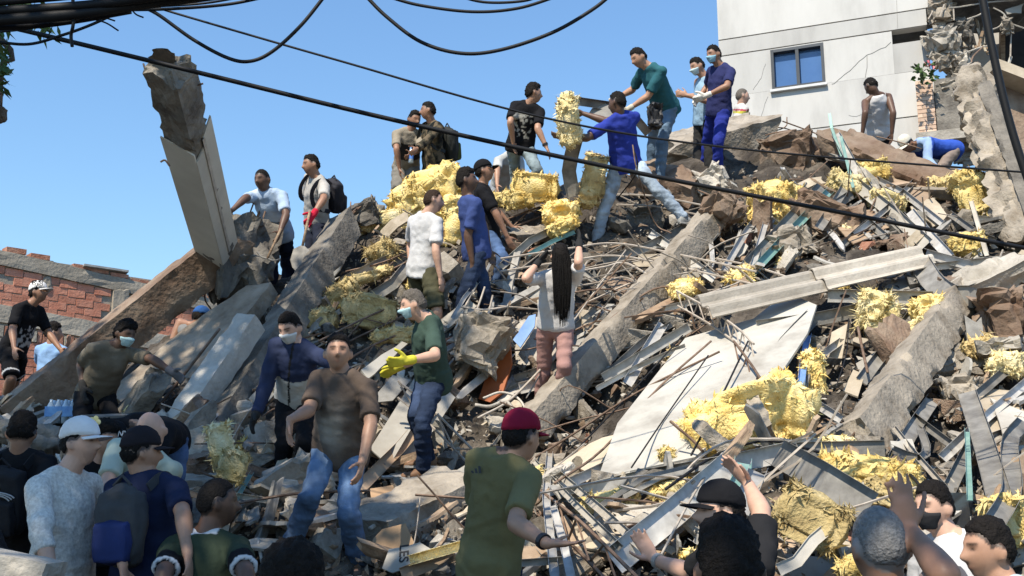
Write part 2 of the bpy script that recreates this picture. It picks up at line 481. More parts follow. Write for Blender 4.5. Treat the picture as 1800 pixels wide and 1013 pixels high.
def flakes(V, c, count, seed):
    """torn fibre flakes lying along the surface, their tips lifted"""
    rg = np.random.default_rng(seed + 1); mb = MB()
    i = rg.integers(0, len(V), count); p = V[i]; n = nrm_rows(p - c + rg.normal(0, .05, p.shape)); r = rg.normal(0, 1, p.shape)
    t = nrm_rows(r - n * (r * n).sum(1)[:, None]); s = np.cross(n, t); L = rg.uniform(.02, .075, count)[:, None]; W = rg.uniform(.004, .013, count)[:, None]
    lift = rg.uniform(.1, .55, count)[:, None]
    a = p - n * .006 - t * L * .3; b = p + n * (.004 + L * lift * .35) + t * L * .3; e = p + n * (L * lift * .9) + t * L * .9 + rg.normal(0, .008, p.shape)
    Q = np.stack([a - s * W * .5, a + s * W * .5, b + s * W, e, b - s * W], 1).reshape(-1, 3)
    return mb.add(Q, [(5 * j, 5 * j + 1, 5 * j + 2, 5 * j + 4) for j in range(count)] + [(5 * j + 4, 5 * j + 2, 5 * j + 3) for j in range(count)])
def wool(px, py, w, h, ang, thick, label, m=None, off=None, box=.6, sub=4, n1=.34, n2=.20, tuft=160, tl=.045, yaw=0, group=None):
    Y = off if (off is not None and off > 3) else depth(px, py) - (thick * .3 if off is None else off)
    p = P(px, py, Y); a, b, c = px_axes(px, py, Y, ang)
    if yaw:
        cc, ss = math.cos(math.radians(yaw)), math.sin(math.radians(yaw)); b, c = cc * b + ss * c, -ss * b + cc * c
    k = 1 / ppm(Y)
    s = nseed()
    V, F = lump(p, a * w / 2 * k, b * h / 2 * k, c * thick / 2, box, n1 * .85, n2 * .42, 3.2, 7.0, max(sub, 4 if sub < 4 or w < 60 else 5), s, streak=True)
    mb = MB(); mb.add(V, F)
    if tuft:
        tb = tufts(V, int(tuft * 1.3), tl * .75, s, .0035); mb.add(tb.arr(), tb.F)
        tb = flakes(V, p, int(min(700, 20 + 3.0e3 * (w * k) * (h * k))), s); mb.add(tb.arr(), tb.F)
    return mb.build('insulation_batt', m or M_ins, smooth=True, label=label, cat='insulation', group=group)

# ================================================================ white building on the right
FD = nrm([.93, -.37, 0]); FN = np.array([-FD[1] * -1, FD[0] * -1, 0]); FN = nrm([-.37, -.93, 0])
F0 = P(1272, 300, 20.0); F0[2] = 0
def fuv(px, py):
    q = onplane(px, py, F0, FN); return float((q - F0).dot(FD)), float(q[2])
def fpt(u, v, w=0.0): return F0 + FD * u + np.array([0, 0, v]) + FN * w
def facade_box(mb, u0, u1, v0, v1, w0, w1):
    c = fpt((u0 + u1) / 2, (v0 + v1) / 2, (w0 + w1) / 2)
    mb.box(c, FD * (u1 - u0) / 2, np.array([0, 0, (v1 - v0) / 2]), FN * (w1 - w0) / 2)
bld = empty('white_building', fpt(2, 0))
tag(bld, 'white rendered building with a blue window, its right end torn open', 'building')
v1 = np.mean([fuv(1290, 67)[1], fuv(1600, 19)[1]]); v2 = np.mean([fuv(1455, 70)[1], fuv(1560, 56)[1]]); v3 = np.mean([fuv(1470, 220)[1], fuv(1600, 207)[1]])
wu0, wv1 = fuv(1354, 88); wu1, _ = fuv(1447, 75); wv0 = np.mean([fuv(1354, 158)[1], fuv(1447, 149)[1]]); wv1 = np.mean([wv1, fuv(1447, 76)[1]])
su0, sv1 = fuv(1567, 55); sv0 = fuv(1570, 78)[1]; ue = fuv(1634, 100)[0]
v2 = max(v2, wv1 + .03)
g = .012
def fpanel(u0, u1, va, vb, jagr=False):
    mb = MB(); facade_box(mb, u0, u1, va, vb, -.2, 0)
    mb.build('wall_panel', M_white, bld)
fpanel(0, ue + .1, v1 + g, v1 + 1.9); fpanel(0, ue + .25, v1 + 1.9 + 2 * g, 15)
fpanel(0, ue, v2 + g, v1 - g)
fpanel(0, wu0, wv0, v2 - g); fpanel(wu1, su0, wv0, v2 - g)
fpanel(wu0 + .001, wu1 - .001, wv1, v2 - g + .002)
fpanel(su0 + .001, ue, wv0 + .002, sv0)
fpanel(0, ue + .05, v3 + g, wv0 - .003); fpanel(0, ue + .1, 0, v3 - g)
mb = MB(); facade_box(mb, .0, .2, .02, 14.98, -.96, -.203); facade_box(mb, .02, ue - .02, .02, 14.98, -9, -.96); mb.build('building_core', mat('grey_render', (.42, .42, .41), (.52, .52, .51)), bld)
# window: frame, two panes, mullion
fr = empty('window', (0, 0, 0)); fr.parent = bld; fr.location = tuple(fpt((wu0 + wu1) / 2, wv0) - np.array(bld.location))
def wpart(name, m, u0, u1, va, vb, w0, w1):
    mb = MB(); facade_box(mb, u0, u1, va, vb, w0, w1); return mb.build(name, m, fr)
M_frame = mat('dark_window_frame', (.035, .04, .045), (.05, .055, .06), rough=.4, spec=.5)
M_glass = mat('blue_glass', (.06, .13, .30), (.09, .18, .38), rough=.05, scale=1.2, spec=.9)
f_ = .055
wpart('frame_jamb', M_frame, wu0, wu0 + f_, wv0, wv1, -.15, .015); wpart('frame_jamb', M_frame, wu1 - f_, wu1, wv0, wv1, -.15, .015)
wpart('frame_rail', M_frame, wu0 + f_, wu1 - f_, wv1 - f_, wv1, -.15, .012); wpart('frame_rail', M_frame, wu0 + f_, wu1 - f_, wv0, wv0 + f_, -.15, .012)
um = (wu0 + wu1) / 2
wpart('mullion', M_frame, um - .03, um + .03, wv0 + f_, wv1 - f_, -.14, .008)
wpart('pane', M_glass, wu0 + f_, um - .03, wv0 + f_, wv1 - f_, -.12, -.11); wpart('pane', M_glass, um + .03, wu1 - f_, wv0 + f_, wv1 - f_, -.12, -.11)
wpart('sill', mat('sill', (.5, .5, .49), (.6, .6, .59)), wu0 - .03, wu1 + .03, wv0 - .05, wv0 - .004, -.05, .08)
# slot opening
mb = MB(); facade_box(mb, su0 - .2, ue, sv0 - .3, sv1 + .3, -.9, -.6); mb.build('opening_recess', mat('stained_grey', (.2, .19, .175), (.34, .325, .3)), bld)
mb = MB(); facade_box(mb, su0 + .001, ue - .02, sv1, v2 - g + .003, -.198, -.002); mb.build('wall_panel', M_white, bld)
def crack(pxs, w=.006):
    q = [fpt(*fuv(*p), .0015) for p in pxs]; pts = []
    for a, b in zip(q[:-1], q[1:]):
        for k in range(6):
            p = a + (b - a) * k / 6; r = float(vnoise(np.array([p * 9]), 4)[0]) * .025
            pts.append(p + np.array([0, 0, r]))
    pts.append(q[-1])
    MB().tube(pts, w, 4).build('crack', mat('crack_shadow', (.22, .215, .2)), bld)
crack([(1566, 74), (1556, 84), (1540, 90), (1524, 98), (1510, 108), (1494, 124), (1478, 138), (1462, 148)]); crack([(1524, 98), (1524, 118), (1521, 136)])
crack([(1346, 112), (1338, 136), (1324, 158)], .004); crack([(1492, 202), (1505, 205), (1514, 201)], .004); crack([(1576, 0), (1578, 50)], .004)
crack([(1350, 170), (1344, 185), (1338, 205)], .004)
# torn end: masonry, brick pier, floor slab, rooms
def bl(px, py, w, h, Y, m, name, depth_=.5, ang=0, **k):
    a, b, c = px_axes(px, py, Y, ang); s = 1 / ppm(Y)
    V, F = lump(P(px, py, Y), a * w / 2 * s, b * h / 2 * s, c * depth_ / 2, **dict(dict(box=.55, n1=.25, n2=.3, f1=2, f2=6, sub=4), **k))
    return obj(name, V, F, m, bld)
YB = onplane(1634, 100, F0, FN)[1] - .1
for (px, py, w, h, m_) in [(1655, 78, 56, 62, M_concw), (1652, 22, 44, 52, M_conc), (1690, 66, 40, 70, M_concd), (1662, 108, 46, 26, M_conc),
        (1690, 108, 24, 40, M_concw), (1687, 135, 44, 34, M_conc), (1665, 170, 32, 60, M_mortar), (1690, 190, 40, 70, M_conc), (1702, 250, 50, 80, M_concd)]:
    bl(px, py, w, h, YB - .05, m_, 'broken_masonry')
# brick pier under the flower pot
q0 = onplane(1608, 143, F0 + FN * .35, FN); q1 = onplane(1640, 143, F0 + FN * .35, FN); ph = q0[2] - onplane(1608, 238, F0 + FN * .35, FN)[2]
wid = np.linalg.norm(q1[:2] - q0[:2])
pier = empty('brick_pier', (0, 0, 0)); pier.parent = bld; pier.location = tuple(q0 - [0, 0, ph] - np.array(bld.location))
M_pier = mat('sandy_brick', (.50, .34, .24), (.62, .45, .34), bump=.3)
nc = 13; bh = ph / nc
for i in range(nc):
    cuts = [0, .55, 1] if i % 2 else [0, .3, 1]
    for a_, b_ in zip(cuts[:-1], cuts[1:]):
        mb = MB(); c_ = q0 + FD * wid * (a_ + b_) / 2 + np.array([0, 0, -bh * (i + .5)]) - FN * .12
        mb.box(c_, FD * (wid * (b_ - a_) / 2 - .005), np.array([0, 0, bh / 2 - .006]), FN * .12); mb.build('brick', M_pier, pier)
mb = MB(); mb.box(q0 + FD * wid / 2 + np.array([0, 0, -ph / 2]) - FN * .15, FD * (wid / 2 - .012), np.array([0, 0, ph / 2 - .008]), FN * .137); mb.build('mortar_core', M_mortar, pier)
mb = MB(); mb.box(q0 + FD * (wid + .2) + np.array([0, 0, -ph / 2]) - FN * .2, FD * .19, np.array([0, 0, ph / 2]), FN * .16); mb.build('pier_side', M_concd, pier)
mb = MB(); mb.box(q0 + FD * (wid / 2 + .25) + np.array([0, 0, -ph - .1]) - FN * .1, FD * (wid / 2 + .3), np.array([0, 0, .09]), FN * .25); mb.build('ledge', M_concw, pier)
# upper floor slab, room walls, dark sheet for the room's shade, parapet
def slabpx(pxs, Y, m, name, t=.2, lean=(0, -1, 0), jag=.05):
    mb = sheet(pxs, t, 0, lean, Y, jag); return mb.build(name, m, bld)
slabpx([(1632, -10), (1830, -40), (1830, 22), (1760, 30), (1700, 16), (1640, 22)], YB + .3, M_concd, 'floor_slab', 1.6)
slabpx([(1690, 20), (1860, 20), (1860, 140), (1690, 140)], YB + 1.6, mat('room_plaster', (.5, .48, .44), (.6, .58, .54)), 'room_wall', .1, jag=0)
slabpx([(1764, 40), (1860, 40), (1860, 150), (1764, 150)], YB + 1.4, M_dark, 'doorway_shade', .06, jag=0)  # near-black sheet standing in for the unlit room
slabpx([(1758, 48), (1765, 48), (1765, 140), (1758, 140)], YB + 1.2, M_wood, 'door_post', .1, jag=0)
slabpx([(1736, 118), (1860, 165), (1860, 420), (1745, 420)], 15.2, M_concb, 'parapet_wall', .25, (.1, -1, .1), jag=.03)
slabpx([(1734, 112), (1860, 160), (1860, 178), (1737, 130)], 15.05, M_cream, 'parapet_coping', .4, (.1, -1, .1), jag=0)
rg = random.Random(3)
for i in range(16):     # hanging laths
    x = 1682 + rg.random() * 50; y = 32 + rg.random() * 20; Y = YB - .1 + rg.random() * .3
    a_ = P(x, y, Y); b_ = P(x + rg.uniform(-14, 22), y + rg.uniform(28, 55), Y - .1)
    mb = MB(); t_ = nrm(b_ - a_); s_ = nrm(np.cross(t_, [0.2, -1, 0])); mb.box((a_ + b_) / 2, (b_ - a_) / 2, s_ * .022, np.cross(t_, s_) * .008); mb.build('lath', M_wood if i % 3 else M_cream, bld)
for pts in [[(1668, 14), (1690, 12), (1740, 4), (1800, 0)], [(1676, 16), (1677, 36)], [(1746, 14), (1764, 24), (1775, 40), (1800, 50)], [(1700, 34), (1722, 26), (1738, 14)],
            [(1735, 55), (1758, 46), (1766, 26)], [(1778, 40), (1776, 100)], [(1640, 20), (1632, 34)], [(1660, 8), (1652, 30)], [(1700, 92), (1722, 84), (1740, 80)]]:
    rod([P(x, y, YB - .35) for x, y in pts], .014, 5).build('hanging_conduit', M_concw if len(pts) > 2 else M_rebarp, bld)
for pts in [[(1777, 100), (1770, 122)]]:
    rod([P(x, y, YB - .3) for x, y in pts], .03, 6, 1).build('pipe', M_panel, bld)
slabpx([(1766, 18), (1800, 6), (1795, 24), (1770, 26)], YB - .3, M_panel, 'ceiling_panel', .03)
bl(1770, 45, 14, 34, YB - .3, M_conc, 'broken_masonry')

# plant with a pink flower on the pier
pl = empty('flowering_plant', P(1625, 142, YB - .5)); tag(pl, 'green leafy plant with a pink flower on the brick pier', 'plant')
mb = MB(); mbp = MB(); rg = np.random.default_rng(5)
for i in range(60):
    p = P(1622 + rg.normal(0, 11), 130 + rg.normal(0, 8), YB - .5 + rg.normal(0, .12)); d = nrm(rg.normal(0, 1, 3)); s = nrm(np.cross(d, rg.normal(0, 1, 3)))
    mb.add([p, p + d * .05 + s * .035, p + d * .12, p + d * .05 - s * .035], [(0, 1, 2, 3)])
mb.build('foliage', M_leaf, pl)
for i in range(8):
    p = P(1636 + rg.normal(0, 3.5), 111 + rg.normal(0, 2.5), YB - .6); d = nrm(rg.normal(0, 1, 3)); s = nrm(np.cross(d, rg.normal(0, 1, 3)))
    mbp.add([p, p + d * .04 + s * .03, p + d * .08, p + d * .04 - s * .03], [(0, 1, 2, 3)])
mbp.build('flower', mat('pink_petal', (.6, .18, .2), (.7, .25, .26)), pl)

# ================================================================ block wall on the left
WA = P(0, 440, 20.0); ztop = WA[2]; WB_ = P(245, 497, 21.84); WS = (ztop - WB_[2]) / np.linalg.norm((WB_ - WA)[:2])
WD = nrm((WB_ - WA) * [1, 1, 0]); WN = nrm([WD[1], -WD[0], 0]); WL = 11.0
wall = empty('block_wall', WA * [1, 1, 0]); tag(wall, 'unplastered red clay block wall with concrete bands behind the leaning beams', 'wall')
def wpt(u, v, w=0): return np.array([WA[0], WA[1], v - WS * u * (v / ztop)]) + WD * u + WN * w
def wbox(u0, u1, va, vb, w0, w1):
    return MB().box(wpt((u0 + u1) / 2, (va + vb) / 2, (w0 + w1) / 2), WD * (u1 - u0) / 2, np.array([0, 0, (vb - va) / 2]), WN * (w1 - w0) / 2)
mb = MB()
for i in range(28):
    b_ = wbox(-3 + i * .5, -2.5 + i * .5 - .0005, 0, ztop - .02, -.25, -.012); mb.add(b_.arr(), b_.F)
mb.build('mortar_core', M_mortar, wall)
roughbox(wpt(-3, ztop - .14, -.10), wpt(WL, ztop - .14, -.10), .30, .28, (0, 0, 1), .15, chip=.012, edge=.02).build('concrete_band', M_mortar, wall)
roughbox(wpt(-3, ztop - 1.18, -.11), wpt(WL, ztop - 1.18, -.11), .30, .34, (0, 0, 1), .15, chip=.012, edge=.02).build('concrete_band', M_mortar, wall)
cu = 2.35
roughbox(wpt(cu, ztop - 2.9, -.10), wpt(cu, ztop - .28, -.10), .32, .34, WN, .15, chip=.01, edge=.02).build('concrete_post', M_mortar, wall)
bw, bh = .34, .155
bproto = mesh_of('clay_block', *(lambda m: (m.arr(), m.F))(MB().box((0, 0, 0), WD * (bw / 2 - .008), (0, 0, bh / 2 - .008), WN * .06)), M_brick)
rgb = random.Random(11)
rows = [ztop - .29 - bh * (i + .5) for i in range(5)] + [ztop - 1.62 - bh * (i + .5) for i in range(9)]
for ri, z in enumerate(rows):
    u = -.9 - (ri % 2) * bw / 2
    while u < 7.0:
        if not (cu - .34 < u + bw / 2 < cu + .34) and rgb.random() > .015:
            p = wpt(u + bw / 2, z, -.05 + rgb.uniform(-.008, .008)) - np.array(wall.location)
            o = link('clay_block', bproto, wall, p)
        u += bw
for i in range(int(WL / .1)):     # broken hollow ends of one course
    if abs(i * .1 - cu) < .25: continue
    o = wbox(i * .1 - .2 + .012, i * .1 - .2 + .088, ztop - 1.61, ztop - 1.37 - rgb.uniform(0, .05), -.03, .02 + rgb.uniform(0, .03)).build('block_web', M_brickd if i % 3 else M_mortar, wall)
for i in range(26):               # loose blocks along the top
    u = -.3 + i * .41 + rgb.uniform(-.05, .05)
    if rgb.random() < .16: continue
    wbox(u, u + .36, ztop + .005, ztop + .06 + rgb.uniform(0, .05), -.24, .04 + rgb.uniform(-.05, .03)).build('coping_block', M_brickd, wall)
mb = MB(); mb.box(wpt(2.0, ztop + .07, -.1), WD * .45, np.array([0, 0, .02]), WN * .2 + np.array([0, 0, .05])); mb.build('metal_flashing', M_zinc, wall)
for (u, z, w_, h_) in [(.9, 6.0, .2, .3), (2.2, 5.3, .22, .4), (.2, 4.6, .3, .5), (3.9, 5.6, .25, .3)]:
    V, F = lump(wpt(u, z, .0), WD * w_ / 2, np.array([0, 0, h_ / 2]), WN * .035, sub=3); obj('mortar_smear', V, F, M_mortar, wall)
# ================================================================ large broken members
def pr(p):       # (px, py[, off or depth]) -> world
    return at(p[0], p[1], p[2] if len(p) > 2 else .12)
def beam_px(pa, pb, w, h, a, m, label, name='concrete_beam', jag=(.12, .12), edge=.07, chip=.012, bars=(0, 0), flip=False, cat='beam', seg=.055, taper=1.0, sub=None):
    A, B = pr(pa), pr(pb); t = nrm(B - A); d = nrm((A + B) / 2 - C0)
    u = nrm(np.cross(t, d)); u = u if u[2] > 0 else -u
    if flip: u = -u
    c, s = math.cos(math.radians(a)), math.sin(math.radians(a)); up = c * u - s * d
    root = empty(name, (A if A[2] < B[2] else B)); tag(root, label, cat)
    roughbox(A, B, w, h, up, seg, jag, chip, edge, taper=taper).build('concrete_body', m, root, 'auto')
    side = np.cross(t, up); rg = random.Random(nseed())
    for end, nb, p, dr in ((0, bars[0], A, -t), (1, bars[1], B, t)):
        for k in range(nb):
            q = p + up * h * rg.uniform(-.38, .38) + side * w * rg.uniform(-.38, .38)
            L = rg.uniform(.25, .6); bend = np.array([rg.uniform(-.4, .4), rg.uniform(-.4, .4), rg.uniform(-.2, .3)]) * L
            rod([q - dr * .1, q + dr * L * .5, q + dr * L + bend], .009, 5).build('rebar', M_rebar, root)
    return root, A, B, t, up, side

# leaning column with board cladding
A, B = P(381, 436, 11.2), P(302, 130, 8.0); t = nrm(B - A)
n1 = nrm(np.array([.5, -.87, 0]) - t * np.dot([.5, -.87, 0], t)); n2 = nrm(np.cross(t, n1)); n2 = n2 if n2[0] < 0 else -n2
root = empty('leaning_column', A); tag(root, 'tall leaning concrete column, beige board cladding below, bare broken top', 'column')
roughbox(A, B, .285, .285, n1, .04, (.05, .16), .02, .07).build('concrete_core', M_concd, root)
V, F = lump(P(291, 108, 7.9), .08 * nrm(P(320, 105, 8) - P(290, 105, 8)), t * .17, .08 * np.array([0, 1, 0]), n2=.3, sub=3); obj('broken_tip', V, F, M_concd, root)
L = np.linalg.norm(B - A)
def clad(face, across, s0, s1a, s1b, c0=-1, c1=1):
    off = face * .160; e = .155
    q = [A + off + across * e * c0 + t * s0, A + off + across * e * c1 + t * s0, A + off + across * e * c1 + t * s1b, A + off + across * e * c0 + t * s1a]
    V = np.array(q + [p - face * .014 for p in q]); F = [(0, 1, 2, 3), (7, 6, 5, 4), (0, 4, 5, 1), (1, 5, 6, 2), (2, 6, 7, 3), (3, 7, 4, 0)]
    obj('cladding_board', V, F, mat('pale_cladding', (.50, .46, .39), (.62, .58, .50), scale=1.5, bump=.1), root)
clad(n1, n2, -.02, L * .70, L * .68, 0.06, 1); clad(n1, n2, -.02, L * .78, L * .74, -1, .0); clad(n2, n1, -.05, L * .74, L * .72)
MB().sweep([A + n1 * .164 + n2 * .005 + t * s for s in (.1, L * .3, L * .55, L * .74)], [(-.018, 0), (.018, 0), (.018, .004), (-.018, .004)], n1, True).build('corner_trim', M_zinc, root)
for pts in [[(268, 160), (259, 135), (252, 112)], [(335, 155), (348, 150), (357, 147)], [(312, 180), (325, 182)], [(282, 285), (290, 282), (298, 292)]]:
    rod([P(x, y, 8.2) for x, y in pts], .008, 5).build('rebar', M_rebar, root)

beam_px((40, 725, 11.0), (395, 440, 11.35), .32, .42, 12, M_concb, 'long brown-stained beam slanting up to the foot of the clad column', jag=(.1, .2), edge=.05, bars=(0, 2))
sheet([(200, 700), (335, 585), (440, 512), (482, 506), (425, 585), (310, 742), (275, 768)], .16, 0, (-.35, -.70, .62), 10.4, .04, .012).build('concrete_slab', mat('mortar_faced_slab', (.17, .13, .095), (.36, .30, .235), scale=3, bump=1.0, bscale=16, c3=(.27, .22, .165), detail=10), label='wide grey-brown slab tilted beside the slanting beam', cat='slab')
beam_px((312, 752, 9.35), (440, 568, 9.9), .24, .20, 40, mat('chalky_concrete', (.46, .43, .38), (.62, .59, .53), scale=5, bump=.6, bscale=30), 'narrow pale block with squared edges resting on the tilted slab', 'concrete_block', (.03, .03), .03, .01, cat='block')
beam_px((335, 845, 8.9), (606, 398, 11.9), .29, .30, 38, M_concd, 'dark grey beam climbing to the ridge below the pickaxe man', bars=(0, 5))
beam_px((935, 752, 9.6), (1268, 366, 11.9), .24, .28, 34, M_conc, 'long sunlit beam beside the woman with long hair', jag=(.05, .18), bars=(0, 4))
beam_px((1515, 775, 7.5), (1696, 512, 9.9), .24, .30, 44, M_conc, 'short thick beam below the galvanised channel, its top face sunlit', jag=(.08, .15), bars=(2, 4))
beam_px((1805, 430, 10.9), (1708, 145, 12.2), .36, .36, 25, M_conc, 'upright broken concrete post leaning under the damaged building', 'concrete_post', (.1, .25), .16, .085, (0, 3), cat='post')
beam_px((1830, 400, 10.7), (1740, 170, 11.8), .22, .16, 10, M_concd, 'thin dark slab strip leaning against the broken post', 'concrete_strip', (.1, .15), .04, .02, cat='slab')
beam_px((1180, 275, 14.3), (1335, 232, 14.4), .9, .46, 14, M_conc, 'slab with a sunlit top edge behind the man in blue trousers', 'concrete_slab', (.12, .15), .06, .03, (0, 3), cat='slab')
beam_px((1470, 252, 13.2), (1660, 330, 12.4), .5, .28, 30, M_concb, 'brown broken slab sloping down towards the kneeling man', 'concrete_slab', (.15, .2), .08, .04, (1, 2), cat='slab')
beam_px((1690, 520, 9.7), (1790, 470, 9.4), .3, .26, 30, M_concw, 'crumbled pale beam end at the head of the thick beam', 'concrete_stub', (.15, .15), .12, .06, (2, 2), cat='concrete')
beam_px((632, 955, 7.7), (800, 872, 8.4), .5, .36, 35, M_conc, 'broad slab piece with cables on it behind the striding man', 'concrete_slab', (.1, .1), .07, .03, cat='slab')
beam_px((575, 985, 7.9), (610, 900, 8.3), .3, .3, 30, M_concd, 'rough block between the striding man\'s legs', 'concrete_block', (.1, .1), .1, .05, cat='block')
beam_px((410, 500, 11.5), (440, 400, 11.6), .5, .55, 20, M_concd, 'dark crumbled concrete mass at the foot of the clad column', 'crumbled_concrete', (.2, .2), .2, .10, (3, 4), cat='concrete')
beam_px((1130, 310, 12.9), (1230, 345, 12.4), .5, .35, 30, M_concb, 'broken slab under the man with the teal polo shirt', 'concrete_slab', (.12, .12), .12, .05, (2, 2), cat='slab')
def boulder(px, py, w, h, thick, m, label, ang=0, off=None, sub=4, name='concrete_boulder', n2=.22, box=.5, cat='concrete'):
    Y = off if off and off > 3 else depth(px, py) - .1
    a, b, c = px_axes(px, py, Y, ang); k = 1 / ppm(Y)
    V, F = lump(P(px, py, Y), a * w / 2 * k, b * h / 2 * k, c * thick / 2, box, .32, n2, 2.2, 5.5, sub)
    return obj(name, V, F, m, label=label, cat=cat)
boulder(1385, 275, 112, 100, .5, M_concb, 'big reddish concrete lump on the ridge with a flat face', 10, 13.5)
boulder(1245, 318, 62, 46, .35, M_concw, 'pale pointed lump at the feet of the man in blue trousers', 20, 12.5)
boulder(1268, 370, 64, 70, .35, M_concb, 'pinkish lump capping the long sunlit beam', -40, 11.7)
boulder(845, 600, 95, 105, .5, M_conc, 'crushed concrete block with rebar beside the man in green', -20, 10.2)
boulder(520, 860, 150, 90, .5, M_concw, 'pale rough boulder in front of the man in the two-tone jacket', 35, 8.5)
boulder(470, 920, 80, 80, .4, M_conc, 'grey rough boulder in front of the dark green shirt man', 0, 8.1)
boulder(1430, 640, 70, 110, .4, M_concd, 'dark block in the hollow right of the white panel', 0, 9.6)
boulder(1390, 430, 80, 60, .4, M_conc, 'earthy lump between the steel studs and corrugated strip', 20)
boulder(1450, 385, 150, 80, .4, M_concb, 'long brown clod above the corrugated strip', -25)
boulder(1130, 390, 70, 60, .35, M_concd, 'shadowed lump under the straddling man\'s knee', 0, 12.5)
boulder(1770, 570, 90, 130, .4, M_concb, 'earth-brown broken wall piece right of the thick beam', 10)
boulder(1690, 690, 70, 60, .3, M_conc, 'rough lump right of the thick beam\'s lower end', 0)
boulder(640, 380, 70, 50, .5, M_concd, 'crumbled ridge crest beside the yellow wool', 30, 12.4)
boulder(262, 800, 70, 50, .4, M_concd, 'dark lump beside the tilted slab\'s foot', 0, 9.6)
boulder(160, 730, 60, 70, .3, M_conc, 'small lump behind the olive T-shirt', 20, 10.9)

# ================================================================ panels and sheets
def board(pxs, m, label, name='board', t=.014, off=.10, lean=None, y0=None, jag=.0, warp=.01, cat='board'):
    return sheet(pxs, t, off, lean, y0, jag, warp).build(name, m, label=label, cat=cat)
WP = [(1383, 516), (1436, 538), (1420, 588), (1350, 692), (1222, 806), (1052, 842), (1086, 746), (1205, 596), (1325, 562)]
board(WP, M_wpanel, 'large white wall panel lying in full sun', 'wall_panel', .02, .42, jag=.0, warp=.0, cat='panel')
board([(948, 832), (1060, 770), (1086, 764), (1056, 845), (1000, 872), (962, 862)], M_cream, 'beige torn board at the foot of the white panel', off=.15, jag=.03)
board([(1160, 862), (1235, 905), (1150, 985), (1060, 985), (1010, 930)], M_tan, 'tan board under the galvanised channels', off=.05, jag=.02)
board([(1010, 905), (1075, 895), (1170, 912), (1090, 975), (1000, 960)], M_cream, 'sunlit tan tile sheet at the front of the heap', off=.16)
board([(1265, 870), (1345, 880), (1400, 960), (1370, 1000), (1300, 990)], M_tan, 'brown board under the square of matted wool', off=.0)
board([(1380, 975), (1480, 985), (1470, 1020), (1370, 1020)], M_grey, 'grey panel below the square of matted wool', off=.05)
board([(1020, 548), (1070, 568), (1045, 610), (1000, 650), (990, 600)], M_grey, 'curved grey metal sheet beside the woman in pink trousers', 'metal_sheet', off=.10, cat='sheet')
board([(1690, 680), (1800, 690), (1800, 760), (1745, 770)], M_cream, 'cream board tipped up behind the dark hollow', off=.2, jag=.03)
board([(1740, 700), (1800, 725), (1800, 800), (1770, 780)], M_panel, 'white sheet catching striped shadows', off=.3, jag=.02)
board([(1555, 505), (1610, 470), (1640, 500), (1600, 520)], M_grey, 'grey board under the corrugated strip', off=.1)
board([(1505, 640), (1548, 615), (1560, 650), (1520, 680)], M_panel, 'white tile leaning in the hollow', off=.1, lean=(-.5, -.6, .5))
board([(1482, 690), (1500, 650), (1520, 660), (1508, 700)], M_cream, 'pale board scrap in the hollow', off=.15)
board([(1462, 585), (1490, 570), (1478, 645), (1450, 650)], M_cream, 'cream cabinet side upright in the hollow', off=.15, lean=(-.3, -.9, .2))
board([(1545, 690), (1580, 650), (1590, 700), (1560, 720)], M_grey, 'grey tile scrap left of the thick beam', off=.1)
board([(650, 790), (735, 655), (772, 672), (684, 820)], M_panel, 'white folded sheet beside the man in green', off=.22, warp=0)
board([(684, 818), (772, 674), (800, 700), (706, 842)], M_panel, 'lower fold of the white sheet beside the man in green', off=.16, lean=(.25, -.75, .55))
board([(648, 710), (690, 660), (722, 668), (690, 705)], M_grey, 'grey board beneath the yellow-gloved hands', off=.3)
board([(842, 702), (872, 612), (896, 590), (900, 640), (885, 690), (862, 708)], M_orange, 'orange plastic panel standing near the woman', 'plastic_sheet', .03, .25, (-.3, -.9, .25), cat='panel')
board([(902, 598), (930, 556), (942, 553), (940, 575), (915, 612)], M_bluem, 'blue-tinted metal flap near the woman', 'metal_flap', .012, .3, (-.3, -.8, .5), cat='sheet')
board([(1470, 395), (1550, 360), (1600, 385), (1500, 430)], M_wood, 'splintered brown board above the corrugated strip', off=.15, jag=.04)
board([(1570, 315), (1640, 330), (1625, 365), (1580, 350)], M_tan, 'terracotta-coloured board between wool patches', off=.15)
board([(1600, 365), (1640, 350), (1665, 380), (1640, 400)], M_cream, 'pale splintered board near the leaning post', off=.15, jag=.04)
board([(1110, 862), (1140, 845), (1165, 856), (1130, 872)], M_grey, 'small grey tile by the long perforated channel', off=.2)
board([(800, 835), (838, 812), (850, 880), (826, 905), (805, 890)], M_panel, 'white appliance side behind the red-capped man', 'appliance_panel', .12, .25, (-.35, -.9, .25), cat='panel')
board([(650, 862), (700, 852), (735, 850), (735, 872), (700, 892), (652, 888)], M_card, 'brown cardboard flap below the folded sheet', 'cardboard', .008, .2, jag=.01, cat='cardboard')
board([(652, 985), (655, 948), (672, 930), (712, 920), (732, 962), (700, 985), (668, 1000)], M_card, 'ribbed cardboard piece beside the white lettered box flap', 'cardboard', .008, .25, (-.3, -.9, .3), jag=.01, cat='cardboard')
wb = sheet([(672, 1000), (684, 966), (738, 954), (765, 970), (738, 992), (690, 1008)], .01, .4, (-.25, -.85, .5), None, .008, 0)
wbo = wb.build('box_flap', M_panel, label='white box flap printed LES at the front of the heap', cat='cardboard')
